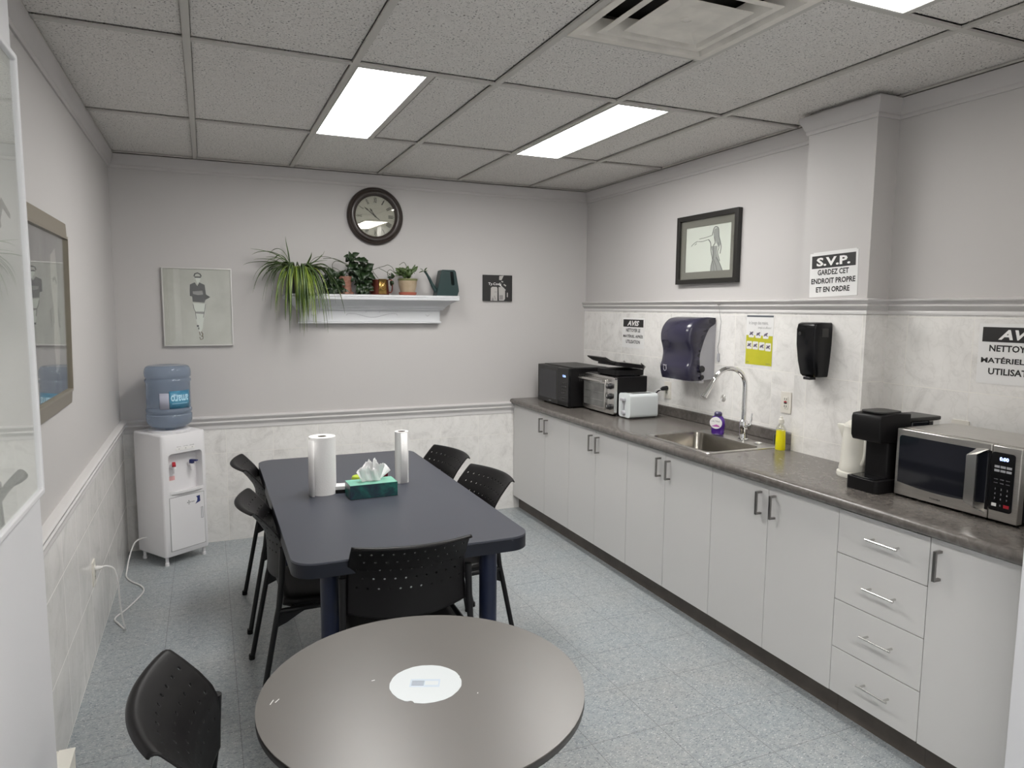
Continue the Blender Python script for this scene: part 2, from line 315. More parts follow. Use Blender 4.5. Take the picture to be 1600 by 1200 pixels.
# ------------------------------------------------------------------ mesh builder
class MB:
    def __init__(s): s.v = []; s.f = []; s.uv = {}
    def add(s, vs, fs):
        o = len(s.v); s.v += [Vector(p) for p in vs]; s.f += [tuple(i+o for i in f) for f in fs]; return o
    def box(s, x0, x1, y0, y1, z0, z1, R=None):
        vs = [Vector((x, y, z)) for x in (x0, x1) for y in (y0, y1) for z in (z0, z1)]
        if R: vs = [R @ p for p in vs]
        s.add(vs, [(0, 1, 3, 2), (4, 6, 7, 5), (0, 4, 5, 1), (2, 3, 7, 6), (0, 2, 6, 4), (1, 5, 7, 3)]); return s
    def tube(s, pts, r, seg=10, cap=True, closed=False):
        pts = [Vector(p) for p in pts]; n = len(pts)
        rr = r if isinstance(r, (list, tuple)) else [r]*n
        T = []
        for i in range(n):
            a = pts[(i-1) % n] if (closed or i > 0) else pts[i]; b = pts[(i+1) % n] if (closed or i < n-1) else pts[i]
            T.append((b-a).normalized())
        up = Vector((0, 0, 1)) if abs(T[0].z) < 0.9 else Vector((1, 0, 0))
        nrm = (up - T[0]*up.dot(T[0])).normalized(); vs = []
        for i in range(n):
            nrm = (nrm - T[i]*nrm.dot(T[i])).normalized(); bn = T[i].cross(nrm)
            for k in range(seg):
                a = 2*PI*k/seg; vs.append(pts[i] + rr[i]*(math.cos(a)*nrm + math.sin(a)*bn))
        fs = []
        for i in range(n if closed else n-1):
            for k in range(seg):
                a = i*seg+k; b = i*seg+(k+1) % seg; c = ((i+1) % n)*seg
                fs.append((a, b, c+(k+1) % seg, c+k))
        if cap and not closed: fs += [tuple(range(seg-1, -1, -1)), tuple((n-1)*seg+k for k in range(seg))]
        s.add(vs, fs); return s
    def lathe(s, prof, c=(0, 0, 0), seg=32, axis='z', sx=1.0, sy=1.0, cap=True):
        """prof = [(radius, height)...] turned about the axis through c"""
        c = Vector(c); vs = []
        for (r, h) in prof:
            for k in range(seg):
                a = 2*PI*k/seg; x, y = r*math.cos(a)*sx, r*math.sin(a)*sy
                p = {'z': (x, y, h), 'y': (x, h, y), 'x': (h, x, y)}[axis]
                vs.append(c+Vector(p))
        n = len(prof); fs = []
        for i in range(n-1):
            for k in range(seg):
                fs.append((i*seg+k, i*seg+(k+1) % seg, (i+1)*seg+(k+1) % seg, (i+1)*seg+k))
        if cap:
            if prof[0][0] > 1e-5: fs.append(tuple(range(seg-1, -1, -1)))
            if prof[-1][0] > 1e-5: fs.append(tuple((n-1)*seg+k for k in range(seg)))
        s.add(vs, fs); return s
    def prism(s, poly, axis, a, b):
        """closed 2-D outline pushed from a to b along the axis; outline axes: x->(y,z), y->(x,z), z->(x,y)"""
        f = {'x': lambda p, d: (d, p[0], p[1]), 'y': lambda p, d: (p[0], d, p[1]), 'z': lambda p, d: (p[0], p[1], d)}[axis]
        n = len(poly); vs = [f(p, a) for p in poly]+[f(p, b) for p in poly]
        tri = geometry.tessellate_polygon([[Vector((p[0], p[1], 0)) for p in poly]])
        fs = [tuple(reversed(t)) for t in tri]+[tuple(i+n for i in t) for t in tri]
        fs += [(i, (i+1) % n, (i+1) % n+n, i+n) for i in range(n)]
        s.add(vs, fs); return s
    def stroke(s, pts, wd, y0, y1):
        """a flat brush stroke in the x-z plane; wd = width or list of widths"""
        n = len(pts); ww = wd if isinstance(wd, (list, tuple)) else [wd]*n; L = []; R = []
        for i in range(n):
            a = Vector(pts[max(i-1, 0)]); b = Vector(pts[min(i+1, n-1)]); t = (b-a).normalized(); q = Vector((-t.y, t.x))*ww[i]/2
            L.append(Vector(pts[i])+q); R.append(Vector(pts[i])-q)
        for i in range(n-1):
            quad = [L[i], L[i+1], R[i+1], R[i]]
            vs = [(p.x, y0, p.y) for p in quad]+[(p.x, y1, p.y) for p in quad]
            s.add(vs, [(0, 1, 2, 3), (7, 6, 5, 4), (0, 4, 5, 1), (1, 5, 6, 2), (2, 6, 7, 3), (3, 7, 4, 0)])
        return s
    def frame(s, w, h, t, y0, y1, slope=0.0):
        """mitred rectangular frame, outer w x h, bar width t, centred on x, z"""
        o = [(-w/2, -h/2), (w/2, -h/2), (w/2, h/2), (-w/2, h/2)]; i = [(-w/2+t, -h/2+t), (w/2-t, -h/2+t), (w/2-t, h/2-t), (-w/2+t, h/2-t)]
        vs = [(p[0], y0+slope, p[1]) for p in o]+[(p[0], y0, p[1]) for p in i]+[(p[0], y1, p[1]) for p in o]+[(p[0], y1, p[1]) for p in i]
        fs = []
        for k in range(4):
            l = (k+1) % 4
            fs += [(k, l, l+4, k+4), (k+8, k+12, l+12, l+8), (k, k+8, l+8, l), (k+4, l+4, l+12, k+12)]
        s.add(vs, fs); return s
    def text(s, body, cx, cz, width=None, height=None, y=0.0, depth=0.0006, shear=0.0, bold=0.0, rot=0.0, align='CENTER', res=2, curve=None):
        """lettering in the x-z plane facing -y, centred at cx, cz, fitted to width and/or height"""
        c = bpy.data.curves.new('t', 'FONT'); c.body = body; c.shear = shear; c.offset = bold; c.resolution_u = res; c.fill_mode = 'BOTH'
        o = bpy.data.objects.new('t', c); COL.objects.link(o); bpy.context.view_layer.update()
        me = o.to_mesh(); vs = [v.co.copy() for v in me.vertices]; fs = [tuple(p.vertices) for p in me.polygons]
        o.to_mesh_clear(); bpy.data.objects.remove(o); bpy.data.curves.remove(c)
        if not vs: return s
        x0 = min(p.x for p in vs); x1 = max(p.x for p in vs); z0 = min(p.y for p in vs); z1 = max(p.y for p in vs)
        kx = width/(x1-x0) if width else None; kz = height/(z1-z0) if height else None
        kx = kx or kz; kz = kz or kx
        ox = {'CENTER': (x0+x1)/2, 'LEFT': x0, 'RIGHT': x1}[align]
        out = []
        for p in vs:
            x = (p.x-ox)*kx; z = (p.y-(z0+z1)/2)*kz
            x, z = x*math.cos(rot)-z*math.sin(rot), x*math.sin(rot)+z*math.cos(rot)
            out.append((cx+x, y, cz+z))
        if curve: out = [curve(p) for p in out]
        s.add(out, fs); return s
    def xf(s, M):
        s.v = [M @ p for p in s.v]; return s
    def join(s, o): s.add(o.v, o.f); return s
    def build(s, name, m, parent=None, bev=0, seg=2, smooth=True, solid=0, sub=0, angle=35, loc=None):
        me = bpy.data.meshes.new(name); me.from_pydata([tuple(p) for p in s.v], [], s.f)
        b = bmesh.new(); b.from_mesh(me)
        if not s.uv: bmesh.ops.recalc_face_normals(b, faces=b.faces)
        b.to_mesh(me); b.free()
        if s.uv:
            L = me.uv_layers.new(name='UVMap')
            for lp in me.loops: L.data[lp.index].uv = s.uv.get(lp.vertex_index, (0.5, 0.5))
        me.materials.append(MT[m] if isinstance(m, str) else m)
        if smooth:
            for p in me.polygons: p.use_smooth = True
            me.set_sharp_from_angle(angle=math.radians(angle))
        ob = bpy.data.objects.new(name, me); COL.objects.link(ob)
        if parent: ob.parent = parent
        if loc: ob.location = loc
        if solid:
            md = ob.modifiers.new('solid', 'SOLIDIFY'); md.thickness = solid; md.offset = 0
        if bev:
            md = ob.modifiers.new('bevel', 'BEVEL'); md.width = bev; md.segments = seg; md.limit_method = 'ANGLE'; md.angle_limit = math.radians(40)
            md.harden_normals = False
        if sub:
            md = ob.modifiers.new('sub', 'SUBSURF'); md.levels = sub; md.render_levels = sub
        return ob

def thing(name, label, cat, loc=(0, 0, 0), rz=0.0, group=None):
    o = bpy.data.objects.new(name, None); COL.objects.link(o); o.empty_display_size = 0.05
    o.location = loc; o.rotation_euler = (0, 0, rz); o['label'] = label; o['category'] = cat
    if group: o['group'] = group
    return o
def tag(o, label, cat, group=None):
    o['label'] = label; o['category'] = cat
    if group: o['group'] = group
    return o
def struct(name, mb, m, **k):
    o = mb.build(name, m, **k); o['kind'] = 'structure'; return o
def copy_tree(o, parent=None):
    c = o.copy(); COL.objects.link(c)
    if parent: c.parent = parent
    for ch in list(o.children): copy_tree(ch, c)
    return c
def bez(p0, p1, p2, p3, n):
    P = [Vector(p) for p in (p0, p1, p2, p3)]; out = []
    for i in range(n+1):
        t = i/n; out.append((1-t)**3*P[0]+3*(1-t)**2*t*P[1]+3*(1-t)*t*t*P[2]+t**3*P[3])
    return out
def smoothpath(pts, n=6):
    """Catmull-Rom through the points"""
    P = [Vector(p) for p in pts]; out = []
    for i in range(len(P)-1):
        a = P[max(i-1, 0)]; b = P[i]; c = P[i+1]; d = P[min(i+2, len(P)-1)]
        for k in range(n):
            t = k/n
            out.append(0.5*((2*b)+(c-a)*t+(2*a-5*b+4*c-d)*t*t+(3*b-a-3*c+d)*t**3))
    out.append(P[-1]); return out
def rrect(w, h, r, n=5, cx=0, cz=0):
    out = []
    for (sx, sz, a0) in ((1, -1, -PI/2), (1, 1, 0), (-1, 1, PI/2), (-1, -1, PI)):
        for i in range(n+1):
            a = a0+PI/2*i/n; out.append((cx+sx*(w/2-r)+r*math.cos(a), cz+sz*(h/2-r)+r*math.sin(a)))
    return out
BACK, RIGHT, LEFT = 0.0, -PI/2, PI/2       # wall things are modelled facing -y and turned to their wall

# ------------------------------------------------------------------ the room
f = MB(); f.box(XL-0.3, XR+0.3, YF-0.2, YB+0.3, -0.08, 0); struct('floor', f, 'floor', smooth=False)
wb = MB().box(XL-0.2, XR+0.2, YB, YB+0.15, 0, H+0.2); struct('wall_back', wb, 'wall', smooth=False)
wl = MB().box(XL-0.15, XL, YF, YB, 0, H+0.2); struct('wall_left', wl, 'wall', smooth=False)
wr = MB().box(XR, XR+0.15, YF, YB, 0, H+0.2); struct('wall_right', wr, 'wall', smooth=False)
wp = MB().box(PX, XR, PY0, PY1, 0, H+0.2); struct('wall_pillar', wp, 'wall', smooth=False)
we = MB().box(XL, -0.38, YF, 1.95, 0, H-0.001); struct('wall_entry_left', we, 'wall_white', smooth=False)
we = MB().box(2.12, XR, 0.98, 1.195, 0, H-0.001); struct('wall_entry_right', we, 'wall_white', smooth=False)
wf = MB().box(XL-0.2, XR+0.2, YF-0.15, YF, 0, H+0.2); struct('wall_front', wf, 'wall_white', smooth=False)
# tiled dado and tiled splash zones, 8 mm proud of the plaster
T = 0.008
struct('wall_back_tiles', MB().box(XL+T, 2.79, YB-T, YB, 0, 0.805), 'tile_back', smooth=False)
struct('wall_left_tiles', MB().box(XL, XL+T, 1.95, YB-T, 0, 0.805), 'tile_left', smooth=False)
struct('wall_right_tiles', MB().box(XR-T, XR, PY1, YB, 0.0, 1.64), 'tile_right', smooth=False)
struct('wall_pillar_tiles', MB().box(PX-T, PX, PY0-T, PY1+T, 0, 1.64).box(PX, XR-T, PY0-T, PY0, 0, 1.64).box(PX, XR-T, PY1, PY1+T, 0, 1.64), 'tile_pillar', smooth=False)
struct('wall_right_near_tiles', MB().box(XR-T, XR, 1.195, PY0-T, 0.0, 1.64), 'tile_near', smooth=False)

def moulding(prof, path, z):
    """prof = [(out, up)] closed outline; path = corner points with the room on its left-hand side"""
    n = len(path); vs = []; k = len(prof)
    for i, p in enumerate(path):
        p = Vector(p); a = (p-Vector(path[i-1])).normalized() if i else None; b = (Vector(path[i+1])-p).normalized() if i < n-1 else None
        na = Vector((-a.y, a.x)) if a else None; nb = Vector((-b.y, b.x)) if b else None
        if na is None: m_ = nb
        elif nb is None: m_ = na
        else:
            m_ = (na+nb).normalized(); m_ = m_/max(0.3, m_.dot(na))
        for (o, u) in prof: vs.append((p.x+m_.x*o, p.y+m_.y*o, z+u))
    mb = MB(); fs = []
    for i in range(n-1):
        for j in range(k): fs.append((i*k+j, i*k+(j+1) % k, (i+1)*k+(j+1) % k, (i+1)*k+j))
    fs += [tuple(range(k)), tuple((n-1)*k+j for j in range(k-1, -1, -1))]
    mb.add(vs, fs); return mb
rail = [(0, 0), (0.012, 0), (0.014, 0.012), (0.010, 0.022), (0.014, 0.030), (0.024, 0.040), (0.028, 0.050), (0.020, 0.058), (0.024, 0.066), (0.034, 0.074), (0.036, 0.084), (0.028, 0.092), (0, 0.094)]
railr = [(o, u*0.8) for (o, u) in rail]
crownp = [(0, -0.085), (0.008, -0.085), (0.012, -0.075), (0.010, -0.066), (0.018, -0.058), (0.024, -0.040), (0.034, -0.022), (0.036, 0.0), (0, 0)]
struct('trim_1', moulding(rail, [(2.78, YB), (XL, YB), (XL, 1.95)], 0.797), 'trimw', angle=50)
struct('trim_2', moulding(railr, [(XR, 1.195), (XR, PY0), (PX, PY0), (PX, PY1), (XR, PY1), (XR, YB)], 1.63), 'trimw', angle=50)
struct('trim_3', moulding(crownp, [(XR, 1.195), (XR, PY0), (PX, PY0), (PX, PY1), (XR, PY1), (XR, YB), (XL, YB), (XL, 1.95)], H-0.007), 'crown', angle=50)

# ceiling: lay-in panels between T-bars; two-foot columns, four-foot rows
BX = [-0.03+0.61*i for i in range(-1, 6)]          # T-bars running to the back wall
BYs = [4.144-1.22*i for i in range(0, 6)]          # T-bars running across
xs = [XL]+BX[1:]+[XR]; ys = [YF]+sorted(BYs)+[YB]
LIGHTS = {(2, 4): 'l', (2, 2): 'l', (4, 4): 'l', (4, 2): 'l', (2, 1): 'l', (4, 1): 'l'}
ct = MB(); tb = MB(); g = 0.0155
def lay(x0, x1, y0, y1):
    ct.box(x0+g, x1-g, y0+g, y1-g, H+0.012, H+0.025)
lights = []; vent = None
for i in range(len(xs)-1):
    for j in range(len(ys)-1):
        x0, x1, y0, y1 = xs[i], xs[i+1], ys[j], ys[j+1]
        L = (i, j) in ((2, 5), (4, 5), (2, 3), (4, 3), (2, 1), (4, 1))
        if y0 < YF+0.01 and y1-y0 < 0.05: continue
        if abs(y1-4.144) < 0.01 and i in (2, 4) or (abs(y1-1.704) < 0.01 and i in (4,)) or (abs(y1-0.484) < 0.01 and i == 2) or (abs(y1+0.736) < 0.01 and i in (2, 4)):  # the near left panel and the rear pair are unseen, added as fill light
            lights.append((x0, y0, y1)); lay(x0+0.335, x1, y0, y1); tb.box(x0+0.305, x0+0.335, y0, y1, H, H+0.012)
        elif i == 3 and abs(y1-2.924) < 0.01:
            lay(x0, x1, y1-0.61, y1); tb.box(x0, x1, y1-0.61-0.012, y1-0.61+0.012, H, H+0.012); vent = (x0, y0, x1, y1-0.61)
        else: lay(x0, x1, y0, y1)
struct('ceiling', ct.box(XL-0.1, XR+0.1, YF-0.1, YB+0.1, H+0.14, H+0.18), 'ceil', smooth=False)
for x in BX[1:]: tb.box(x-0.0135, x+0.0135, YF, YB, H-0.001, H+0.008)
for y in BYs:
    if y > YF: tb.box(XL, XR, y-0.0125, y+0.0125, H-0.0005, H+0.008)
tb.box(XL, XR, YB-0.03, YB, H, H+0.01).box(XR-0.03, XR, YF, YB, H, H+0.01).box(XL, XL+0.03, YF, YB, H, H+0.01)
struct('trim_4', tb, 'tbar', smooth=False)

LL = {(1, 1): 'square-on bright ceiling light over the dining table, the left one of the far pair',
      (1, 0): 'bright ceiling light near the counter, the right one of the far pair'}
for k, (x0, y0, y1) in enumerate(lights):
    far = y1 > 4; rightc = x0 > 1.5
    lab = ('long lit ceiling panel above the rectangular table, left one of the far pair' if far and not rightc else
           'long lit ceiling panel nearer the counter wall, right one of the far pair' if far else
           'lit ceiling panel cut off by the top edge, beyond the square air vent' if rightc and y1 > 1 else
           'unseen lit panel added for fill, nearest above the viewpoint, on the left-wall side' if y1 > 0 else
           'unseen lit panel added for fill, at the far end behind the viewpoint, counter side' if rightc else
           'unseen lit panel added for fill, at the far end behind the viewpoint, left-wall side')
    t = thing('ceiling_light', lab, 'ceiling light', (x0+0.1585, (y0+y1)/2, H), 0, 'lit panels in the ceiling grid')
    wx, wy = 0.1465, (y1-y0)/2-0.012
    fr = MB()
    fr.box(-wx, -wx+0.006, -wy, wy, -0.004, 0.07).box(wx-0.006, wx, -wy, wy, -0.004, 0.07)
    fr.box(-wx+0.006, wx-0.006, -wy, -wy+0.010, -0.004, 0.07).box(-wx+0.006, wx-0.006, wy-0.010, wy, -0.004, 0.07)
    fr.box(-wx, wx, -wy, wy, 0.07, 0.08)
    fr.build('housing', 'lightframe', t, smooth=False)
    MB().box(-wx+0.006, wx-0.006, -wy+0.010, wy-0.010, 0.0, 0.006).build('diffuser', 'diffuser' if (far or y1 < 1) else 'diffuser_warm', t, smooth=False)

def pyr(mb, s0, z0, s1, z1):
    """square sloping band between half-sizes s0 (at z0) and s1 (at z1)"""
    a = [(-s0, -s0, z0), (s0, -s0, z0), (s0, s0, z0), (-s0, s0, z0)]; b = [(-s1, -s1, z1), (s1, -s1, z1), (s1, s1, z1), (-s1, s1, z1)]
    mb.add(a+b, [(i, (i+1) % 4, (i+1) % 4+4, i+4) for i in range(4)])
x0, y0, x1, y1 = vent
t = thing('ceiling_vent', 'square stepped metal air vent set in the ceiling grid', 'air vent', ((x0+x1)/2, y1-0.305, H))
v = MB(); pyr(v, 0.292, -0.004, 0.262, -0.004); pyr(v, 0.262, -0.004, 0.215, 0.045); pyr(v, 0.292, -0.004, 0.292, 0.02); v.build('outer_frame', 'ventm', t, smooth=False, solid=0.002)
v = MB(); pyr(v, 0.215, -0.008, 0.190, -0.008); pyr(v, 0.190, -0.008, 0.150, 0.032); v.build('middle_ring', 'ventm', t, smooth=False, solid=0.002)
v = MB(); pyr(v, 0.150, -0.014, 0.085, -0.005); v.add([(-0.085, -0.085, -0.005), (0.085, -0.085, -0.005), (0.085, 0.085, -0.005), (-0.085, 0.085, -0.005)], [(0, 1, 2, 3)])
v.build('centre_plate', 'ventm', t, smooth=False, solid=0.002)
MB().tube([(0.02*math.cos(a), 0.02*math.sin(a), -0.007) for a in [i*PI/5 for i in range(8)]], 0.0015, 6).build('pull_ring', 'ventm', t)
MB().box(-0.29, 0.29, -0.29, 0.29, 0.09, 0.10).build('duct_cavity', 'dark', t, smooth=False)

# ------------------------------------------------------------------ base cabinets along the right wall
FX = 2.28
def handle_v(parent, x, z0=0.725, z1=0.832):
    h = MB(); h.box(x-0.006, x+0.006, -0.034, -0.026, z0, z1)
    h.box(x-0.006, x+0.006, -0.028, 0.0, z0, z0+0.009).box(x-0.006, x+0.006, -0.028, 0.0, z1-0.009, z1)
    return h.build('handle', 'nickel', parent, bev=0.001, smooth=False)
def carcass(t, w):
    c = MB(); D = 0.50
    c.box(-w/2+0.001, -w/2+0.018, 0.02, D, 0.105, 0.872).box(w/2-0.018, w/2-0.001, 0.02, D, 0.105, 0.872)
    c.box(-w/2+0.018, w/2-0.018, 0.02, D, 0.105, 0.123).box(-w/2+0.018, w/2-0.018, D-0.012, D, 0.123, 0.872)
    c.box(-w/2+0.018, w/2-0.018, 0.02, 0.038, 0.852, 0.872)
    c.build('body', 'laminate', t, smooth=False)
    MB().box(-w/2+0.0005, w/2-0.0005, 0.055, 0.07, 0, 0.105).build('toe_kick', 'kick', t, smooth=False)
def door(t, x0, x1, hx, z0=0.108, z1=0.866):
    d = MB().box(x0+0.0015, x1-0.0015, 0.0, 0.018, z0, z1).build('door', 'laminate', t, bev=0.001, smooth=False)
    handle_v(d, hx)
units = [(5.195, 4.235, 4.613, 'at the back wall, under the black microwave'),
         (4.235, 3.499, 3.872, 'between the corner cabinet and the sink, under the white toaster'),
         (3.499, 2.731, 3.120, 'under the sink'),
         (2.731, 1.968, 2.349, 'under the pillar, beside the stack of drawers')]
for (ya, yb, ym, wh) in units:
    yc = (ya+yb)/2; w = ya-yb
    t = thing('base_cabinet', 'white two-door base cabinet '+wh, 'cabinet', (FX, yc, 0), RIGHT, 'white base cabinets below the worktop')
    carcass(t, w); s = yc-ym
    door(t, -w/2, s, s-0.045); door(t, s, w/2, s+0.040)
t = thing('drawer_cabinet', 'white base cabinet with four stacked drawers and slim bar pulls', 'cabinet', (FX, 1.7755, 0), RIGHT, 'white base cabinets below the worktop')
carcass(t, 0.385)
zz = [0.108, 0.298, 0.496, 0.688, 0.866]
for k in range(4):
    d = MB().box(-0.191, 0.191, 0, 0.018, zz[k]+0.0015, zz[k+1]-0.0015).build('drawer', 'laminate', t, bev=0.001, smooth=False)
    zc = (0.207, 0.404, 0.594, 0.788)[k]
    h = MB().tube([(-0.045, -0.030, zc), (0.088, -0.030, zc)], 0.0045, 10)
    h.tube([(-0.030, 0, zc), (-0.030, -0.030, zc)], 0.0045, 8).tube([(0.073, 0, zc), (0.073, -0.030, zc)], 0.0045, 8)
    h.build('handle', 'satin', d)
t = thing('base_cabinet', 'white single-door base cabinet right of the drawers, nearest the doorway', 'cabinet', (FX, 1.3915, 0), RIGHT, 'white base cabinets below the worktop')
carcass(t, 0.383); door(t, -0.1915, 0.1915, -0.152)

# worktop with a rounded nose, cut out for the sink
def nose(y0, y1, mb):
    p = [(2.33, 0.874), (2.262, 0.874), (2.253, 0.878), (2.249, 0.886), (2.248, 0.896), (2.250, 0.906), (2.256, 0.9125), (2.266, 0.915), (2.33, 0.915)]
    mb.prism(p, 'y', y0, y1)
wt = MB(); nose(1.197, YB-0.009, wt)
SX0, SX1, SY0, SY1 = 2.335, 2.70, 2.835, 3.365
def slab(x0, x1, y0, y1): wt.box(x0, x1, y0, y1, 0.874, 0.915)
slab(2.33, SX1, SY1, YB-0.009); slab(2.33, PX-0.009, 1.197, SY0); slab(SX1, PX-0.009, SY0, YB-0.009)
slab(2.33, SX0, SY0, SY1)
slab(PX-0.009, XR-0.009, PY1+0.009, YB-0.009); slab(PX-0.009, XR-0.009, 1.197, PY0-0.009)
wt = wt.build('worktop', 'worktop'); tag(wt, 'long grey-brown laminate worktop with a rounded front edge over the white cabinets', 'worktop')
bs = MB().box(XR-0.030, XR-0.009, PY1+0.010, YB-0.010, 0.9152, 0.978).build('backsplash', 'worktop', wt, bev=0.004)

# ------------------------------------------------------------------ sink and tap
t = thing('kitchen_sink', 'rectangular stainless steel sink let into the grey worktop', 'sink', (2.55, 3.10, 0.915))
def ringpts(x0, x1, y0, y1, r, z, n=6): return [(p[0], p[1], z) for p in [(a+(x0+x1)/2, b+(y0+y1)/2) for a, b in rrect(x1-x0, y1-y0, r, n)]]
def loft(mb, rings):
    k = len(rings[0]); o = mb.add([p for r in rings for p in r], [])
    for i in range(len(rings)-1):
        for j in range(k): mb.f.append((o+i*k+j, o+i*k+(j+1) % k, o+(i+1)*k+(j+1) % k, o+(i+1)*k+j))
    return o
b = MB(); x0, x1, y0, y1 = 2.345-2.55, 2.690-2.55, 2.845-3.10, 3.355-3.10
R_ = [ringpts(2.318-2.55, 2.800-2.55, 2.812-3.10, 3.388-3.10, 0.02, 0.0008), ringpts(2.320-2.55, 2.798-2.55, 2.814-3.10, 3.386-3.10, 0.02, 0.005),
      ringpts(2.332-2.55, 2.788-2.55, 2.826-3.10, 3.374-3.10, 0.02, 0.0055), ringpts(x0-0.002, x1+0.002, y0-0.002, y1+0.002, 0.05, 0.003)]
loft(b, R_); b.build('rim', 'steel', t, angle=60)
b = MB(); R_ = [ringpts(x0-0.002, x1+0.002, y0-0.002, y1+0.002, 0.05, 0.003), ringpts(x0, x1, y0, y1, 0.05, -0.004), ringpts(x0+0.006, x1-0.006, y0+0.006, y1-0.006, 0.05, -0.145), ringpts(x0+0.02, x1-0.02, y0+0.02, y1-0.02, 0.045, -0.165), ringpts(x0+0.05, x1-0.05, y0+0.05, y1-0.05, 0.03, -0.170)]
o = loft(b, R_); k = len(R_[0]); b.f.append(tuple(o+4*k+j for j in range(k)))
b.build('basin', 'basin', t, angle=60)
MB().lathe([(0.045, 0), (0.045, 0.003), (0.03, 0.002), (0.028, -0.003), (0.0001, -0.003)], (-0.03, 0, -0.169), 24).build('drain', 'chrome', t)
t = thing('kitchen_tap', 'tall chrome gooseneck tap with a pull-down spray head at the sink', 'tap', (2.752, 3.052, 0.9205))
MB().lathe([(0.030, 0), (0.030, 0.006), (0.024, 0.010), (0.022, 0.03), (0.021, 0.055), (0.023, 0.06), (0.0235, 0.085), (0.021, 0.105), (0.0145, 0.112)], (0, 0, 0), 28).build('tap_body', 'chrome', t)
neck = [(0, 0, 0.10), (0, 0, 0.20), (0, 0, 0.30)]+[(-0.098+0.098*math.cos(a), 0.0+0.033*(1-math.cos(a))/2, 0.305+0.098*math.sin(a)) for a in [PI*i/14 for i in range(1, 13)]]
neck = [Vector(p) for p in neck]; MB().tube(neck, 0.0135, 18).build('gooseneck', 'chrome', t)
e = neck[-1]; d = (neck[-1]-neck[-2]).normalized()
MB().tube([e, e+d*0.006, e+d*0.045, e+d*0.075, e+d*0.120], [0.0138, 0.0150, 0.0155, 0.0180, 0.0185], 18).build('spray_head', 'chrome', t)
MB().tube([(0, -0.018, 0.075), (0, -0.045, 0.075)], 0.013, 14).tube([(0, -0.040, 0.075), (0.004, -0.052, 0.10), (0.008, -0.056, 0.155)], [0.006, 0.005, 0.004], 10).build('lever', 'chrome', t)
t = thing('deck_plate', 'small chrome cap on the sink deck right of the tap', 'sink cap', (2.752, 2.93, 0.9205))
MB().lathe([(0.022, 0), (0.022, 0.004), (0.012, 0.009), (0.0001, 0.010)], (0, 0, 0), 20).build('cap', 'chrome', t)

# soap bottles
t = thing('soap_bottle', 'purple hand soap bottle with an oval white label behind the sink', 'soap bottle', (2.725, 3.235, 0.9208), RIGHT+0.4)
t.scale = (1.28, 1.15, 1.0)
MB().lathe([(0.026, 0), (0.030, 0.004), (0.031, 0.03), (0.034, 0.06), (0.033, 0.085), (0.024, 0.105), (0.016, 0.112)], (0, 0, 0), 26, sx=1.0, sy=0.62).build('bottle', 'purple', t)
MB().prism([(0.030*math.cos(a), 0.070+0.034*math.sin(a)) for a in [2*PI*i/28 for i in range(28)]], 'y', -0.0235, -0.021).build('label', 'white', t)
MB().text('ULTRA', 0, 0.080, width=0.040, y=-0.0238).build('lettering', 'violetink', t, smooth=False)
MB().prism([(-0.022, 0.048), (0.022, 0.048), (0.016, 0.056), (0.004, 0.062), (-0.012, 0.054)], 'y', -0.0242, -0.0236).build('flower_print', 'pinkprint', t, smooth=False)
MB().lathe([(0.017, 0.108), (0.018, 0.112), (0.018, 0.126), (0.012, 0.134), (0.0001, 0.135)], (0, 0, 0), 20).build('cap', 'purpledark', t)
t = thing('dish_soap_bottle', 'clear bottle of yellow dish soap right of the sink', 'soap bottle', (2.752, 2.772, 0.9152), RIGHT)
t.scale = (1.15, 1.15, 1.04)
MB().lathe([(0.024, 0.0), (0.026, 0.004), (0.025, 0.06), (0.023, 0.100), (0.0001, 0.101)], (0, 0, 0), 22, sy=0.72).build('soap', 'soapyellow', t)
MB().lathe([(0.0265, 0.0995), (0.024, 0.112), (0.016, 0.124), (0.011, 0.130), (0.011, 0.138)], (0, 0, 0), 22, sy=0.75).build('bottle_neck', 'clearplastic', t)
MB().lathe([(0.012, 0.136), (0.013, 0.138), (0.012, 0.156), (0.007, 0.160), (0.006, 0.170), (0.0001, 0.171)], (0, 0, 0), 18).build('cap', 'cream', t)
MB().box(-0.0275, -0.0235, -0.016, 0.010, 0.025, 0.075).build('label', 'slate', t)

# ------------------------------------------------------------------ things on the wall above the worktop
def sign(name, label, loc, rz, w, h, head, lines, hh, shear, head_h, fs, tilt=0.0, ys=None):
    t = thing(name, label, 'sign', loc, rz, 'laminated notices on the tiles and pillar'); t.rotation_euler = (0, tilt, rz)
    MB().box(-w/2, w/2, -0.0015, 0, -h/2, h/2).build('sheet', 'paper', t, smooth=False)
    top = h/2-w*0.045
    MB().box(-w/2+w*0.045, w/2-w*0.045, -0.0022, -0.0015, top-head_h, top).build('header_band', 'ink', t, smooth=False)
    MB().text(head[0], 0, top-head_h/2, width=head[1], height=head_h*0.68, y=-0.0028, shear=shear, bold=0.035).build('header_lettering', 'white', t, smooth=False)
    for (s, wd, z) in lines: MB().text(s, 0, z, width=wd, height=fs, y=-0.0021, bold=0.030).build('text_line', 'ink', t, smooth=False)
    return t
sign('notice_sign', 'small AVIS notice on the tiles above the sandwich press', (XR-T-0.0002, 4.465, 1.470), RIGHT, 0.295, 0.225, ('AVIS', 0.16), [('NETTOYER LE', 0.19, 0.019), ('MATÉRIEL APRÈS', 0.265, -0.024), ('UTILISATION', 0.19, -0.067)], 0, 0.25, 0.056, 0.026)
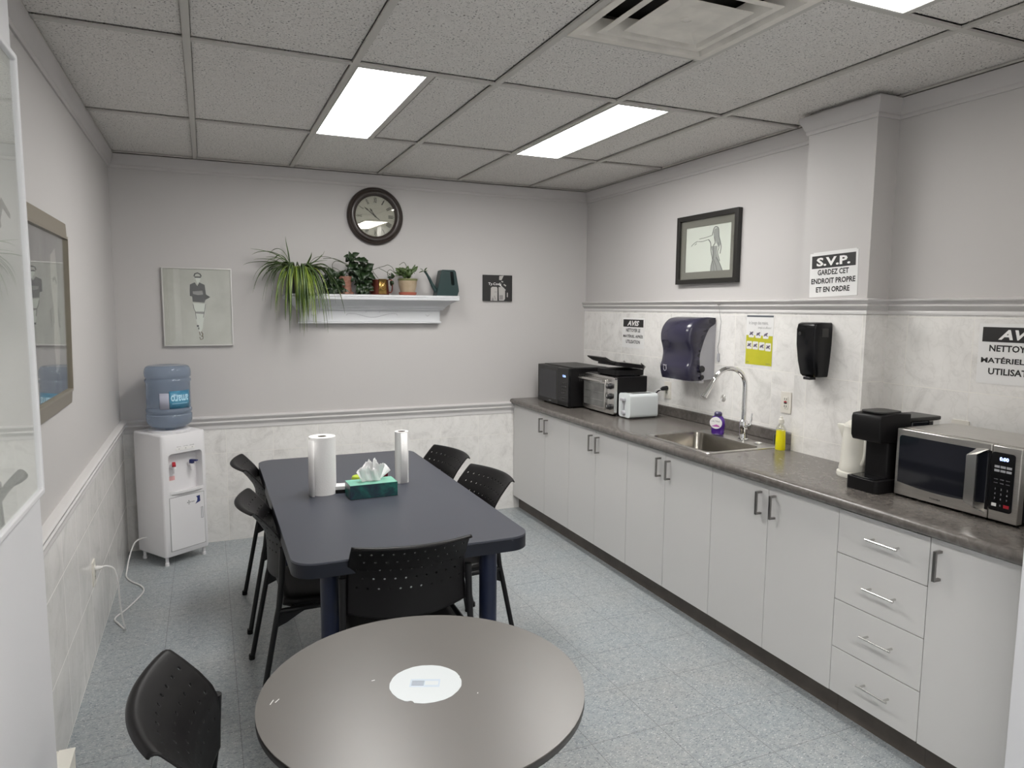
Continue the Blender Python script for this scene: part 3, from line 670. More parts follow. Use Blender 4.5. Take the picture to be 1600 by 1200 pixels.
sign('notice_sign', 'large AVIS notice on the tiles above the steel microwave, cut by the frame', (XR-T-0.0002, 1.735, 1.476), RIGHT, 0.315, 0.245, ('AVIS', 0.16), [('NETTOYER LE', 0.225, 0.023), ('MATÉRIEL APRÈS', 0.285, -0.024), ('UTILISATION', 0.22, -0.071)], 0, 0.25, 0.060, 0.027)
sg = sign('notice_sign', 'S.V.P. keep-tidy notice on the pillar above the black soap dispenser', (PX-0.0002, 2.535, 1.823), RIGHT, 0.285, 0.215, ('S.V.P.', 0.20), [('GARDEZ CET', 0.185, 0.012), ('ENDROIT PROPRE', 0.262, -0.030), ('ET EN ORDRE', 0.20, -0.072)], 0, 0.0, 0.062, 0.027, tilt=-0.03)
MB().box(-0.12, 0.135, -0.0030, -0.0001, 0.101, 0.112).build('tape_strip', 'paper', sg, smooth=False)

t = thing('hand_wash_poster', 'lime and white hand washing poster between paper dispenser and pillar', 'poster', (XR-T-0.0002, 3.153, 1.472), RIGHT)
MB().box(-0.108, 0.108, -0.0012, 0, -0.145, 0.145).build('sheet', 'paper', t, smooth=False)
MB().box(-0.106, 0.106, -0.0018, -0.0012, -0.143, 0.028).build('lime_panel', 'lime', t, smooth=False)
MB().box(-0.106, 0.106, -0.0018, -0.0012, 0.134, 0.144).build('top_band', 'slate', t, smooth=False)
MB().text('le lavage des mains,', -0.010, 0.098, width=0.155, height=0.026, y=-0.0020).build('text_line', 'lettergrey', t, smooth=False)
MB().text('simple et efficace!', 0.040, 0.072, width=0.105, height=0.017, y=-0.0020).build('text_line', 'lettergrey', t, smooth=False)
for k, (cx, cz) in enumerate([(-0.064, 0.038), (-0.008, 0.036), (0.052, 0.034), (-0.078, -0.030), (-0.028, -0.031), (0.024, -0.033), (0.074, -0.036)]):
    p = MB().prism(rrect(0.044, 0.046, 0.006, 4, cx, cz), 'y', -0.0024, -0.0018).build('pictogram', 'paper', t, smooth=False)
    q = MB(); a = 0.4+k*0.3
    q.stroke([(cx-0.015, cz-0.008), (cx-0.004, cz-0.001), (cx+0.006, cz+0.004), (cx+0.015, cz+0.010)], [0.004, 0.013, 0.011, 0.004], -0.0030, -0.0024)
    q.stroke([(cx-0.012, cz+0.010-0.004*(k % 3)), (cx, cz+0.002), (cx+0.014, cz-0.010)], [0.003, 0.007, 0.005], -0.0031, -0.0024)
    q.build('hands_drawing', 'violetink', p, smooth=False)
MB().text('OMS', -0.088, -0.130, width=0.022, y=-0.0020).build('small_print', 'slate', t, smooth=False)
MB().text('Québec', 0.078, -0.132, width=0.036, y=-0.0020).build('small_print', 'slate', t, smooth=False)

# paper towel dispenser: S-curved smoky cover on a grey back box
t = thing('paper_towel_dispenser', 'smoky violet lever paper towel dispenser on the tiles left of the tap', 'dispenser', (XR-T, 3.685, 1.395), RIGHT)
prof = [(-0.085, 0.203), (-0.150, 0.190), (-0.192, 0.155), (-0.212, 0.110), (-0.212, 0.060), (-0.200, 0.025), (-0.190, -0.005), (-0.188, -0.040), (-0.196, -0.080), (-0.208, -0.110), (-0.205, -0.150), (-0.192, -0.190)]
fp = [Vector((0, p[0], p[1])) for p in prof]; fp = smoothpath(fp, 4)
inner = smoothpath([(0, -0.010, 0.200), (0, -0.012, 0.165), (0, -0.055, 0.135), (0, -0.085, 0.080), (0, -0.110, 0.010), (0, -0.122, -0.040), (0, -0.118, -0.100), (0, -0.105, -0.150), (0, -0.100, -0.190)], 4)
NN = len(fp); inr = [inner[int(i*(len(inner)-1)/(NN-1))] for i in range(NN)]
cv = MB(); W2 = 0.155; secs = []
for s_, ins, fl in ((-1, 0.0, 0), (-1, 0.004, 0.35), (-1, 0.014, 0.75), (-1, 0.032, 1), (0, 0, 1), (1, 0.032, 1), (1, 0.014, 0.75), (1, 0.004, 0.35), (1, 0.0, 0)):
    x = s_*(W2-ins); secs.append([Vector((x, q.y+(p.y-q.y)*(0.72+0.28*fl) if fl else q.y, q.z+(p.z-q.z)*(0.97+0.03*fl) if fl else q.z)) for p, q in zip(fp, inr)])
o = cv.add([p for s_ in secs for p in s_], [])
for i in range(len(secs)-1):
    for j in range(NN-1): cv.f.append((o+i*NN+j, o+i*NN+j+1, o+(i+1)*NN+j+1, o+(i+1)*NN+j))
for j in (0, NN-1):  # close top and bottom with strips towards the wall side
    cv.f.append(tuple(o+i*NN+j for i in range(len(secs))))
cv.build('cover', 'smoke', t, angle=60, solid=0.003)
bk = [(0.0, 0.185)]+[(p.y+0.004, p.z) for p in inr[2:]]+[(0.0, -0.185)]
MB().prism(bk, 'x', -W2+0.006, W2-0.006).build('back_box', 'greyplastic', t)
MB().lathe([(0.0001, 0), (0.020, 0), (0.022, 0.006), (0.020, 0.012), (0.0001, 0.014)], (W2-0.002, -0.105, -0.118), 22, axis='x').build('feed_wheel', 'smokedark', t)
MB().lathe([(0.0001, 0), (0.014, 0), (0.015, 0.006), (0.0001, 0.010)], (W2-0.002, -0.100, -0.170), 20, axis='x').build('lock', 'smokedark', t)
em = MB(); em.tube([(-0.075+0.016*math.cos(a), -0.214, -0.125+0.018*math.sin(a)) for a in [2*PI*i/10 for i in range(10)]], 0.0018, 6, closed=True)
em.box(-0.092, -0.058, -0.216, -0.212, -0.108, -0.104); em.tube([(0.040, -0.206, -0.118), (0.052, -0.206, -0.128)], 0.004, 6).tube([(0.052, -0.206, -0.118), (0.040, -0.206, -0.128)], 0.004, 6)
MB().text('TORK', -0.125, -0.098, width=0.030, y=-0.2155).build('brand_lettering', 'greyplastic', t, smooth=False)
em.build('emblem', 'greyplastic', t)
MB().box(-0.07, 0.11, -0.085, -0.045, -0.215, -0.188).build('paper_edge', 'whiteplastic', t, bev=0.006)

# black soap dispenser on the pillar
t = thing('soap_dispenser', 'black wall soap dispenser with a small grey window on the pillar', 'dispenser', (PX-T, 2.578, 1.448), RIGHT)
def taper(mb, prof_w):
    rings = []
    for (z, hw, dp) in prof_w:
        rings.append([(-hw, 0, z), (-hw, -dp*0.75, z), (-hw*0.82, -dp*0.96, z), (-hw*0.4, -dp, z), (hw*0.4, -dp, z), (hw*0.82, -dp*0.96, z), (hw, -dp*0.75, z), (hw, 0, z)])
    o = loft(mb, rings); k = 8; mb.f.append(tuple(o+j for j in range(k))); mb.f.append(tuple(o+(len(rings)-1)*k+j for j in range(k)))
d = MB(); taper(d, [(0.140, 0.062, 0.085), (0.132, 0.066, 0.105), (0.105, 0.068, 0.112), (0.03, 0.067, 0.110), (-0.05, 0.062, 0.100), (-0.115, 0.055, 0.085), (-0.128, 0.052, 0.07)])
d.build('cover', 'gloss', t, bev=0.004)
MB().box(0.0685, 0.0695, -0.070, -0.028, 0.070, 0.110).build('window', 'charcoal', t, smooth=False)
MB().box(-0.022, 0.022, -0.085, -0.045, -0.142, -0.128).build('nozzle', 'smokedark', t, bev=0.003)
MB().lathe([(0.0001, 0), (0.008, 0), (0.009, 0.001), (0.0001, 0.002)], (-0.030, -0.113, 0.085), 16, axis='y').build('emblem', 'charcoal', t)

# string with a grey tag, hung from a nail
t = thing('hanging_tag', 'thin string with a small grey tag hanging beside the paper towel dispenser', 'tag', (XR-0.036, 3.488, 1.675), RIGHT)
MB().tube([(0, 0, 0), (0.004, 0.004, -0.02), (0.006, 0.022, -0.10), (-0.010, 0.024, -0.235), (-0.014, 0.0245, -0.245)], 0.0014, 6).build('string', 'lettergrey', t)
MB().tube([(0, 0.02, 0.002), (0, -0.006, 0.004)], 0.0030, 8).build('nail', 'nickel', t)
MB().prism(rrect(0.016, 0.052, 0.007, 5, -0.006, -0.325), 'y', 0.018, 0.026).build('tag_weight', 'greyplastic', t)
MB().tube([(-0.014, 0.0245, -0.243), (-0.022, 0.0255, -0.262), (-0.016, 0.0255, -0.285), (-0.008, 0.024, -0.302)], 0.0016, 6).build('tag_loop', 'lettergrey', t)

def outlet(label, loc, rz, plug=None, w=0.075, h=0.118):
    t = thing('wall_outlet', label, 'wall outlet', loc, rz, 'wall outlets')
    MB().prism(rrect(w, h, 0.006, 4), 'y', -0.006, 0).build('cover_plate', 'plate', t, bev=0.0015)
    MB().prism(rrect(w*0.46, h*0.58, 0.004, 3), 'y', -0.0085, -0.006).build('insert', 'cream', t, bev=0.001)
    q = MB()
    for zc in (0.020, -0.020):
        q.box(-0.009, -0.005, -0.0090, -0.0084, zc-0.006, zc+0.006).box(0.005, 0.009, -0.0090, -0.0084, zc-0.006, zc+0.006).box(-0.002, 0.002, -0.0090, -0.0084, zc-0.012, zc-0.008)
    q.build('slots', 'ink', t, smooth=False)
    return t
o1 = outlet('almond wall outlet on the tiles between the tap and the pillar', (XR-T, 2.922, 1.138), RIGHT)
MB().box(-0.010, 0.010, -0.0100, -0.0085, -0.006, 0.001).build('reset_button', 'ink', o1); MB().box(-0.010, 0.010, -0.0100, -0.0085, 0.002, 0.008).build('test_button', 'red', o1)
outlet('wall outlet with a black plug in it, behind the white toaster', (XR-T, 4.010, 1.088), RIGHT)
outlet('wall outlet mostly hidden behind the steel microwave', (XR-T, 1.942, 1.128), RIGHT)
outlet('white outlet low on the left tiled wall with a plug in it', (XL+T, 3.72, 0.385), LEFT)
# plug and flex behind the toaster
t = thing('power_cord', 'black plug and white flex running from the outlet down behind the toaster', 'cord', (XR-0.05, 4.01, 1.10), RIGHT)
MB().tube([(0, 0.032, 0.004), (0, -0.004, 0.0), (0.002, -0.022, -0.004)], [0.016, 0.015, 0.008], 12).build('plug', 'smokedark', t)
MB().tube(smoothpath([(0.002, -0.022, -0.004), (-0.01, -0.05, -0.008), (-0.018, -0.06, -0.03), (-0.022, -0.06, -0.10), (-0.016, -0.065, -0.165), (0.0, -0.075, -0.181), (-0.03, -0.10, -0.182)]), 0.0032, 8).build('white_cable', 'cord', t)
MB().tube(smoothpath([(-0.004, -0.02, -0.008), (-0.014, -0.045, -0.03), (-0.035, -0.05, -0.10), (-0.05, -0.055, -0.16), (-0.045, -0.06, -0.180)]), 0.0045, 8).build('black_cable', 'blackmatte', t)

t = thing('suction_hook', 'small clear suction hook stuck on the tiles behind the tap', 'hook', (XR-T, 3.44, 1.10), RIGHT)
MB().lathe([(0.024, 0), (0.022, -0.003), (0.010, -0.009), (0.0001, -0.012)], (0, 0, 0), 24, axis='y').build('suction_cup', 'clearplastic', t)
MB().tube([(0, -0.010, 0), (0, -0.016, -0.004), (0, -0.017, -0.020), (0, -0.026, -0.024), (0, -0.030, -0.016)], 0.0025, 8).build('hook_arm', 'whiteplastic', t)

# ------------------------------------------------------------------ framed charcoal drawing on the right wall
t = thing('framed_drawing', 'black framed charcoal drawing of a dancer with one arm out', 'picture', (XR, 3.64, 2.032), RIGHT)
W_, H_ = 0.59, 0.44
MB().frame(W_, H_, 0.030, -0.034, -0.001).build('frame', 'frameblack', t, bev=0.002, smooth=False)
MB().frame(W_-0.05, H_-0.05, 0.052, -0.016, -0.012).build('mat_board', 'matboard', t, smooth=False)
MB().box(-W_/2+0.01, W_/2-0.01, -0.011, -0.002, -H_/2+0.01, H_/2-0.01).build('drawing_sheet', 'artpaper', t, smooth=False)
dr = MB(); y0, y1 = -0.0118, -0.011
def S(mb, pts, wd): mb.stroke([(p.x, p.y) for p in smoothpath([(a, b, 0) for a, b in pts], 5)], wd, y0, y1)
soft = MB()
soft.prism([(0.062, 0.118), (0.090, 0.120), (0.105, 0.090), (0.110, 0.050), (0.125, 0.020), (0.105, 0.0), (0.080, 0.030), (0.066, 0.06), (0.055, 0.075), (0.05, 0.095)], 'y', -0.0114, y1)
soft.prism([(0.030, 0.012), (0.095, 0.010), (0.090, -0.035), (0.108, -0.075), (0.150, -0.150), (0.040, -0.154), (0.038, -0.110), (0.052, -0.060), (0.045, -0.02)], 'y', -0.0114, y1)
soft.build('shading', 'charcsoft', t, smooth=False)
S(dr, [(0.040, 0.078), (0.055, 0.120), (0.075, 0.128), (0.098, 0.115), (0.105, 0.070), (0.118, 0.035), (0.128, 0.0), (0.120, -0.04)], 0.006)
S(dr, [(0.038, 0.078), (-0.02, 0.070), (-0.085, 0.066)], 0.0035); S(dr, [(0.006, 0.055), (-0.05, 0.048), (-0.095, 0.050)], 0.0035)
S(dr, [(-0.10, 0.052), (-0.125, 0.046), (-0.15, 0.034), (-0.165, 0.024)], 0.004); S(dr, [(-0.11, 0.040), (-0.13, 0.030)], 0.004)
S(dr, [(0.006, 0.055), (0.028, 0.030), (0.034, -0.02), (0.050, -0.070), (0.040, -0.110), (0.036, -0.152)], 0.006)
S(dr, [(0.060, 0.070), (0.070, 0.030), (0.055, 0.010), (0.060, -0.04), (0.054, -0.07)], 0.006)
S(dr, [(0.100, 0.030), (0.108, 0.0), (0.098, -0.03), (0.110, -0.065), (0.120, -0.085)], 0.005)
S(dr, [(0.085, -0.06), (0.120, -0.10), (0.150, -0.150)], 0.005); S(dr, [(0.060, -0.07), (0.085, -0.11), (0.100, -0.150)], 0.004); S(dr, [(0.055, -0.08), (0.065, -0.12), (0.070, -0.15)], 0.003)
dr.build('charcoal_lines', 'charc', t, smooth=False)
MB().box(-W_/2+0.031, W_/2-0.031, -0.0200, -0.0185, -H_/2+0.031, H_/2-0.031).build('glass_pane', 'glass', t, smooth=False)

# ------------------------------------------------------------------ back wall: thin framed fashion print
t = thing('framed_print', 'thin silver framed fashion print of a walking figure above the water cooler', 'picture', (-0.047, YB, 1.636), BACK)
t.rotation_euler = (0, 0.0, 0)
MB().frame(0.430, 0.522, 0.008, -0.024, -0.001).build('frame', 'silver', t, bev=0.0012, smooth=False)
MB().box(-0.208, 0.208, -0.016, -0.002, -0.254, 0.254).build('print_sheet', 'canvasbeige', t, smooth=False)
y0, y1 = -0.0168, -0.016
dk = MB(); md = MB(); pl = MB(); gd = MB()
dk.prism([(-0.045, 0.150), (-0.015, 0.165), (0.0, 0.140), (0.012, 0.165), (0.045, 0.150), (0.052, 0.085), (0.078, 0.068), (0.048, 0.050), (0.040, 0.030), (-0.032, 0.036), (-0.034, 0.070), (-0.048, 0.075), (-0.047, 0.120)], 'y', y0, y1)
dk.stroke([(-0.018, 0.205), (-0.012, 0.222), (0.004, 0.228), (0.020, 0.220), (0.026, 0.204)], 0.008, y0, y1); dk.stroke([(-0.015, 0.200), (0.024, 0.200)], 0.009, y0, y1)
dk.stroke([(-0.030, 0.020), (-0.026, -0.010), (-0.018, -0.03), (-0.014, -0.08)], 0.003, y0, y1); dk.stroke([(0.046, 0.020), (0.040, -0.02), (0.030, -0.07)], 0.003, y0, y1)
dk.box(-0.012, 0.0, y0, y1, -0.132, -0.120).box(-0.004, 0.002, y0, y1, -0.15, -0.135)
dk.build('dark_figure_shapes', 'ink', t, smooth=False)
md.prism([(-0.030, 0.105), (0.030, 0.110), (0.034, 0.085), (0.0, 0.080), (-0.028, 0.088)], 'y', -0.0176, y0).prism([(-0.018, -0.030), (0.036, -0.030), (0.034, -0.046), (-0.015, -0.042)], 'y', -0.0176, y1)
md.build('grey_figure_shapes', 'picmid', t, smooth=False)
pl.prism([(-0.030, 0.028), (0.046, 0.022), (0.044, -0.02), (0.030, -0.09), (0.024, -0.14), (0.010, -0.17), (0.0, -0.16), (-0.012, -0.10), (-0.020, -0.03)], 'y', -0.0164, y1).prism([(-0.014, 0.205), (0.024, 0.205), (0.016, 0.170), (0.004, 0.150), (-0.004, 0.170)], 'y', -0.0164, y1)
pl.build('pale_figure_shapes', 'artpaper', t, smooth=False)
gd.stroke([(0.014, -0.165), (0.022, -0.18), (0.020, -0.20)], 0.006, y0, y1); gd.stroke([(0.002, -0.20), (0.008, -0.218), (0.022, -0.214), (0.024, -0.20), (0.012, -0.192)], 0.005, y0, y1); gd.stroke([(0.002, -0.165), (0.006, -0.19)], 0.005, y0, y1)
gd.build('shoe_drawing', 'brushgold', t, smooth=False)
MB().box(-0.206, 0.206, -0.0200, -0.0190, -0.252, 0.252).build('glass_pane', 'glass', t, smooth=False)

# small black canvas
t = thing('small_canvas', 'small square black and white canvas with hand lettering, right of the mantel shelf', 'picture', (2.131, YB, 1.804), BACK)
MB().box(-0.124, 0.124, -0.020, -0.001, -0.102, 0.102).build('canvas', 'ink', t, bev=0.001, smooth=False)
y0, y1 = -0.0208, -0.020
q = MB(); q.prism([(-0.060, 0.0), (-0.048, 0.010), (-0.010, 0.010), (-0.004, 0.0), (-0.004, -0.100), (-0.062, -0.100)], 'y', y0, y1).prism([(0.006, 0.008), (0.030, 0.010), (0.062, -0.012), (0.062, -0.085), (0.050, -0.098), (0.010, -0.098)], 'y', y0, y1)
q.prism([(0.012, 0.095), (0.050, 0.100), (0.040, 0.080), (0.030, 0.062), (0.010, 0.065)], 'y', y0, y1).box(0.078, 0.086, y0, y1, -0.07, -0.035)
q.stroke([(0.012, 0.035), (0.030, 0.012), (0.050, -0.002), (0.066, -0.016)], [0.010, 0.010, 0.008, 0.006], -0.0216, y1).stroke([(0.050, 0.030), (0.070, 0.018)], 0.010, y0, y1).stroke([(0.030, 0.052), (0.045, 0.050)], 0.010, y0, y1)
q.build('pale_shapes', 'picpale', t, smooth=False)
MB().text('Ty.Coe', -0.034, 0.030, width=0.095, height=0.026, y=-0.0212, bold=0.01).text('k', 0.024, 0.030, height=0.028, y=-0.0218).build('lettering', 'white', t, smooth=False)
q = MB(); q.stroke([(-0.050, -0.095), (-0.044, -0.070), (-0.038, -0.095)], 0.006, -0.0214, y0).box(-0.052, -0.036, -0.0214, y0, -0.100, -0.082); q.stroke([(-0.030, -0.030), (-0.010, -0.030)], 0.004, -0.0214, y0); q.box(0.014, 0.044, -0.0214, y0, -0.090, -0.055); q.stroke([(-0.03, -0.06), (-0.02, -0.09)], 0.006, -0.0214, y0)
q.build('grey_shapes', 'picmid', t, smooth=False)

# ------------------------------------------------------------------ left wall: champagne framed poster
t = thing('framed_poster', 'large champagne framed grey photo poster on the left wall', 'picture', (XL, 2.82, 1.605), LEFT)
W_, H_ = 1.16, 0.735
t.location = (XL+0.008, 2.82, 1.605); t.rotation_euler = (0.018, 0, LEFT)
MB().frame(W_, H_, 0.060, -0.024, -0.001, slope=0.012).build('frame', 'champagne', t, bev=0.003, smooth=False)
MB().frame(W_-0.115, H_-0.115, 0.010, -0.028, -0.010).build('inner_lip', 'champagne', t, smooth=False)
MB().box(-W_/2+0.05, W_/2-0.05, -0.012, -0.002, -H_/2+0.05, H_/2-0.05).build('photo_print', 'greypic', t, smooth=False)
y0, y1 = -0.0128, -0.012
q = MB(); q.prism([(0.24, 0.22), (0.33, 0.25), (0.36, 0.12), (0.34, 0.0), (0.37, -0.10), (0.34, -0.20), (0.28, -0.22), (0.25, -0.10), (0.27, 0.02), (0.23, 0.12)], 'y', y0, y1)
q.build('pale_figure', 'picpale', t, smooth=False)
q = MB(); q.prism([(0.20, 0.02), (0.26, 0.03), (0.27, -0.03), (0.22, -0.04)], 'y', -0.0135, y1).prism([(0.35, 0.03), (0.40, 0.0), (0.38, -0.05), (0.35, -0.03)], 'y', -0.0135, y1).stroke([(0.27, 0.13), (0.31, 0.14), (0.34, 0.12)], 0.012, -0.0135, y0)
q.build('dark_shapes', 'picdark', t, smooth=False)
MB().box(-W_/2+0.055, W_/2-0.055, -0.0185, -0.0170, -H_/2+0.055, H_/2-0.055).build('glass_pane', 'glass', t, smooth=False)

# white framed glazed picture on the entry wall
t = thing('white_framed_picture', 'white framed glazed picture on the near wall, cut off at the left edge', 'picture', (-0.38, 1.30, 1.75), LEFT)
t.location = (-0.38, 1.275, 1.695)
W_, H_ = 1.20, 0.965
MB().frame(W_, H_, 0.014, -0.026, -0.001, slope=0.0).build('frame', 'wall_white', t, bev=0.003, smooth=False)
MB().box(-W_/2+0.012, W_/2-0.012, -0.014, -0.002, -H_/2+0.012, H_/2-0.012).build('print_sheet', 'paper', t, smooth=False)
q = MB(); q.stroke([(0.30, 0.02), (0.38, 0.09), (0.44, 0.15), (0.50, 0.13)], [0.05, 0.03, 0.02, 0.01], -0.0148, -0.014).stroke([(0.28, 0.18), (0.36, 0.20), (0.42, 0.10)], [0.02, 0.03, 0.01], -0.0148, -0.014)
q.build('grey_reflection_marks', 'picmid', t, smooth=False)  # reflection in the pane, drawn as grey strokes on the sheet
MB().box(-W_/2+0.013, W_/2-0.013, -0.0200, -0.0185, -H_/2+0.013, H_/2-0.013).build('glass_pane', 'glass', t, smooth=False)

# ------------------------------------------------------------------ small appliances on the worktop
Z = 0.915
# black microwave in the corner
t = thing('microwave_oven', 'black microwave oven in the back corner of the worktop', 'microwave', (2.416, 4.770, Z), RIGHT)
w, h, d = 0.515, 0.285, 0.36
MB().box(-w/2, w/2, 0.018, d, 0.010, 0.010+h).build('casing', 'blackmatte', t, bev=0.004)
MB().box(-w/2+0.02, w/2-0.02, 0.05, d-0.03, 0.2955, 0.300).build('top_panel', 'charcoal', t, bev=0.002)
dd = MB().box(-w/2, w*0.165, 0, 0.018, 0.012, 0.010+h-0.001).build('door', 'charcoal', t, bev=0.003)
MB().box(-w/2+0.03, w*0.165-0.02, -0.0012, 0.0, 0.045, 0.26).build('door_window', 'glassdark', dd, smooth=False)
MB().box(-0.058, -0.022, -0.0014, -0.0002, 0.0255, 0.0290).build('maker_mark', 'greyplastic', dd, smooth=False)
cp = MB().box(w*0.165+0.001, w/2, 0, 0.018, 0.012, 0.010+h-0.001).build('control_panel', 'gloss', t, bev=0.003)
MB().text('12:06', w*0.37, 0.235, width=0.045, y=-0.0010).build('clock_display', 'display', cp, smooth=False)
q = MB()
for r in range(6):
    for c in range(3): q.box(w*0.30+c*0.026, w*0.30+c*0.026+0.016, -0.0010, 0, 0.055+r*0.024, 0.067+r*0.024)
q.build('keypad', 'charcoal', cp, smooth=False)
for sx in (-1, 1):
    for yy in (0.05, d-0.04): MB().lathe([(0.012, 0), (0.012, 0.012)], (sx*(w/2-0.04), yy, 0), 14).build('foot', 'blackmatte', t)
q = MB()
for k in range(7): q.box(w/2-0.0005, w/2+0.0008, 0.09+k*0.016, 0.098+k*0.016, 0.20, 0.255)
q.build('side_vents', 'charcoal', t, smooth=False)

# toaster oven
t = thing('toaster_oven', 'silver fronted toaster oven with three black knobs between microwave and white toaster', 'toaster oven', (2.520, 4.272, Z), RIGHT)
w, h, d = 0.425, 0.262, 0.275
MB().box(-w/2+0.004, w/2-0.004, 0.03, d, 0.014, 0.010+h).build('casing', 'blackmatte', t, bev=0.006)
MB().prism(rrect(w, h-0.006, 0.018, 5, 0, 0.010+h/2), 'y', 0.006, 0.03).build('front_frame', 'satin', t, bev=0.003)
dd = MB().box(-w/2+0.016, w*0.27, -0.006, 0.008, 0.035, 0.245).build('door', 'satin', t, bev=0.004)
MB().box(-w/2+0.035, w*0.27-0.018, -0.0085, -0.006, 0.050, 0.215).build('door_window', 'ovenglass', dd, smooth=False)
q = MB()
for k in range(2): q.box(-w/2+0.04, w*0.27-0.024, -0.0092, -0.0086, 0.095+0.055*k, 0.0963+0.055*k)
q.build('rack_wires', 'satin', dd, smooth=False)
q = MB().tube([(-w/2+0.01, -0.040, 0.235), (w*0.27, -0.040, 0.235)], 0.010, 14); q.tube([(-w/2+0.04, -0.006, 0.232), (-w/2+0.04, -0.040, 0.235)], 0.006, 8).tube([(w*0.27-0.03, -0.006, 0.232), (w*0.27-0.03, -0.040, 0.235)], 0.006, 8)
q.build('door_handle', 'satin', dd)
for k, zc in enumerate((0.205, 0.135, 0.062)):
    kn = MB().lathe([(0.021, 0.006), (0.021, 0.0), (0.017, -0.003), (0.016, -0.020), (0.013, -0.024), (0.0001, -0.024)], (w*0.39, 0, zc), 24, axis='y').build('knob', 'smokedark', t)
    MB().box(w*0.39-0.0015, w*0.39+0.0015, -0.0252, -0.0238, zc, zc+0.014).build('pointer', 'white', kn, smooth=False)
for sx in (-1, 1):
    for yy in (0.05, d-0.03): MB().lathe([(0.011, 0), (0.012, 0.016)], (sx*(w/2-0.03), yy, 0), 12).build('foot', 'blackmatte', t)

# sandwich press on the toaster oven
t = thing('sandwich_press', 'black sandwich press with raised front handle standing on the toaster oven', 'sandwich press', (2.545, 4.205, Z+0.2722), RIGHT)
MB().prism(rrect(0.27, 0.235, 0.03, 5, 0, 0.118), 'z', 0.006, 0.042).build('base', 'blackmatte', t, bev=0.006)
for sx in (-1, 1):
    for yy in (0.03, 0.20): MB().lathe([(0.010, 0), (0.011, 0.008)], (sx*0.11, yy, 0), 12).build('foot', 'blackmatte', t)
Rt = Matrix.Translation((0, 0.235, 0.045)) @ Matrix.Rotation(math.radians(-7), 4, 'X') @ Matrix.Translation((0, -0.235, -0.045))
ld = MB().prism(rrect(0.275, 0.240, 0.035, 5, 0, 0.118), 'z', 0.045, 0.072).xf(Rt).build('lid', 'blackmatte', t, bev=0.008)
MB().prism(rrect(0.235, 0.20, 0.03, 5, 0, 0.118), 'z', 0.0722, 0.0765).xf(Rt).build('lid_plate', 'steel', ld, bev=0.002)
q = MB(); q.prism([(0.0, 0.088), (-0.035, 0.098), (-0.075, 0.122), (-0.082, 0.130), (-0.072, 0.134), (-0.030, 0.112), (0.012, 0.100)], 'x', -0.130, 0.115)
q.build('handle', 'charcoal', ld, bev=0.003)
MB().tube([(-0.11, 0.225, 0.03), (-0.11, 0.25, 0.06), (-0.11, 0.215, 0.085)], 0.006, 8).tube([(0.11, 0.225, 0.03), (0.11, 0.25, 0.06), (0.11, 0.215, 0.085)], 0.006, 8).build('hinge', 'satin', t)

# white toaster
t = thing('toaster', 'white two-slice toaster on the worktop left of the sink', 'toaster', (2.552, 3.980, Z), RIGHT)
MB().prism(rrect(0.140, 0.160, 0.022, 5, 0, 0.088), 'y', 0.006, 0.228).build('shell', 'toasterwhite', t, bev=0.010, seg=3)
MB().box(-0.063, 0.063, 0.014, 0.220, 0.0, 0.012).build('base', 'charcoal', t, bev=0.002)
for sx in (-0.028, 0.028): MB().box(sx-0.014, sx+0.014, 0.045, 0.195, 0.1675, 0.1690).build('slot', 'dark', t, smooth=False)
MB().box(-0.004, 0.004, 0.0, 0.007, 0.060, 0.140).build('lever_track', 'greyplastic', t, smooth=False)
MB().box(-0.022, 0.022, -0.020, 0.004, 0.118, 0.138).build('lever', 'greyplastic', t, bev=0.004)
MB().lathe([(0.016, 0.006), (0.016, -0.006), (0.013, -0.012), (0.0001, -0.012)], (0.0, 0.0, 0.038), 22, axis='y').build('browning_dial', 'greyplastic', t)

# kettle
t = thing('electric_kettle', 'cream white jug kettle on the worktop beside the pillar', 'kettle', (2.632, 2.195, Z), RIGHT)
MB().lathe([(0.080, 0.0), (0.082, 0.006), (0.080, 0.020), (0.068, 0.026)], (0, 0, 0), 36).build('power_base', 'cream', t)
MB().lathe([(0.072, 0.026), (0.074, 0.032), (0.070, 0.055), (0.067, 0.12), (0.062, 0.19), (0.059, 0.215), (0.061, 0.222)], (0, 0, 0), 36).build('jug', 'cream', t, bev=0.0)
MB().lathe([(0.061, 0.222), (0.058, 0.232), (0.040, 0.246), (0.015, 0.252), (0.0001, 0.252)], (0, 0, 0), 32).build('lid', 'cream', t)
q = MB(); a0 = PI+0.35; rings = []
for (z_, o_, w_) in ((0.130, 0.060, 0.004), (0.160, 0.068, 0.014), (0.190, 0.078, 0.022), (0.215, 0.090, 0.026), (0.226, 0.092, 0.024)):
    ca, sa = math.cos(a0), math.sin(a0)
    rings.append([(ca*0.045-sa*w_, sa*0.045+ca*w_, z_), (ca*o_-sa*w_*0.35, sa*o_+ca*w_*0.35, z_), (ca*o_+sa*w_*0.35, sa*o_-ca*w_*0.35, z_), (ca*0.045+sa*w_, sa*0.045-ca*w_, z_)])
o = loft(q, rings); q.f.append((o, o+1, o+2, o+3)); q.f.append(tuple(o+16+j for j in range(4)))
q.build('spout', 'cream', t, bev=0.003)
a1 = a0+PI*0.72; ca, sa = math.cos(a1), math.sin(a1)
MB().tube(smoothpath([(ca*0.050, sa*0.050, 0.215), (ca*0.085, sa*0.085, 0.212), (ca*0.098, sa*0.098, 0.17), (ca*0.094, sa*0.094, 0.10), (ca*0.062, sa*0.062, 0.060)], 5), 0.011, 10).build('handle', 'cream', t)

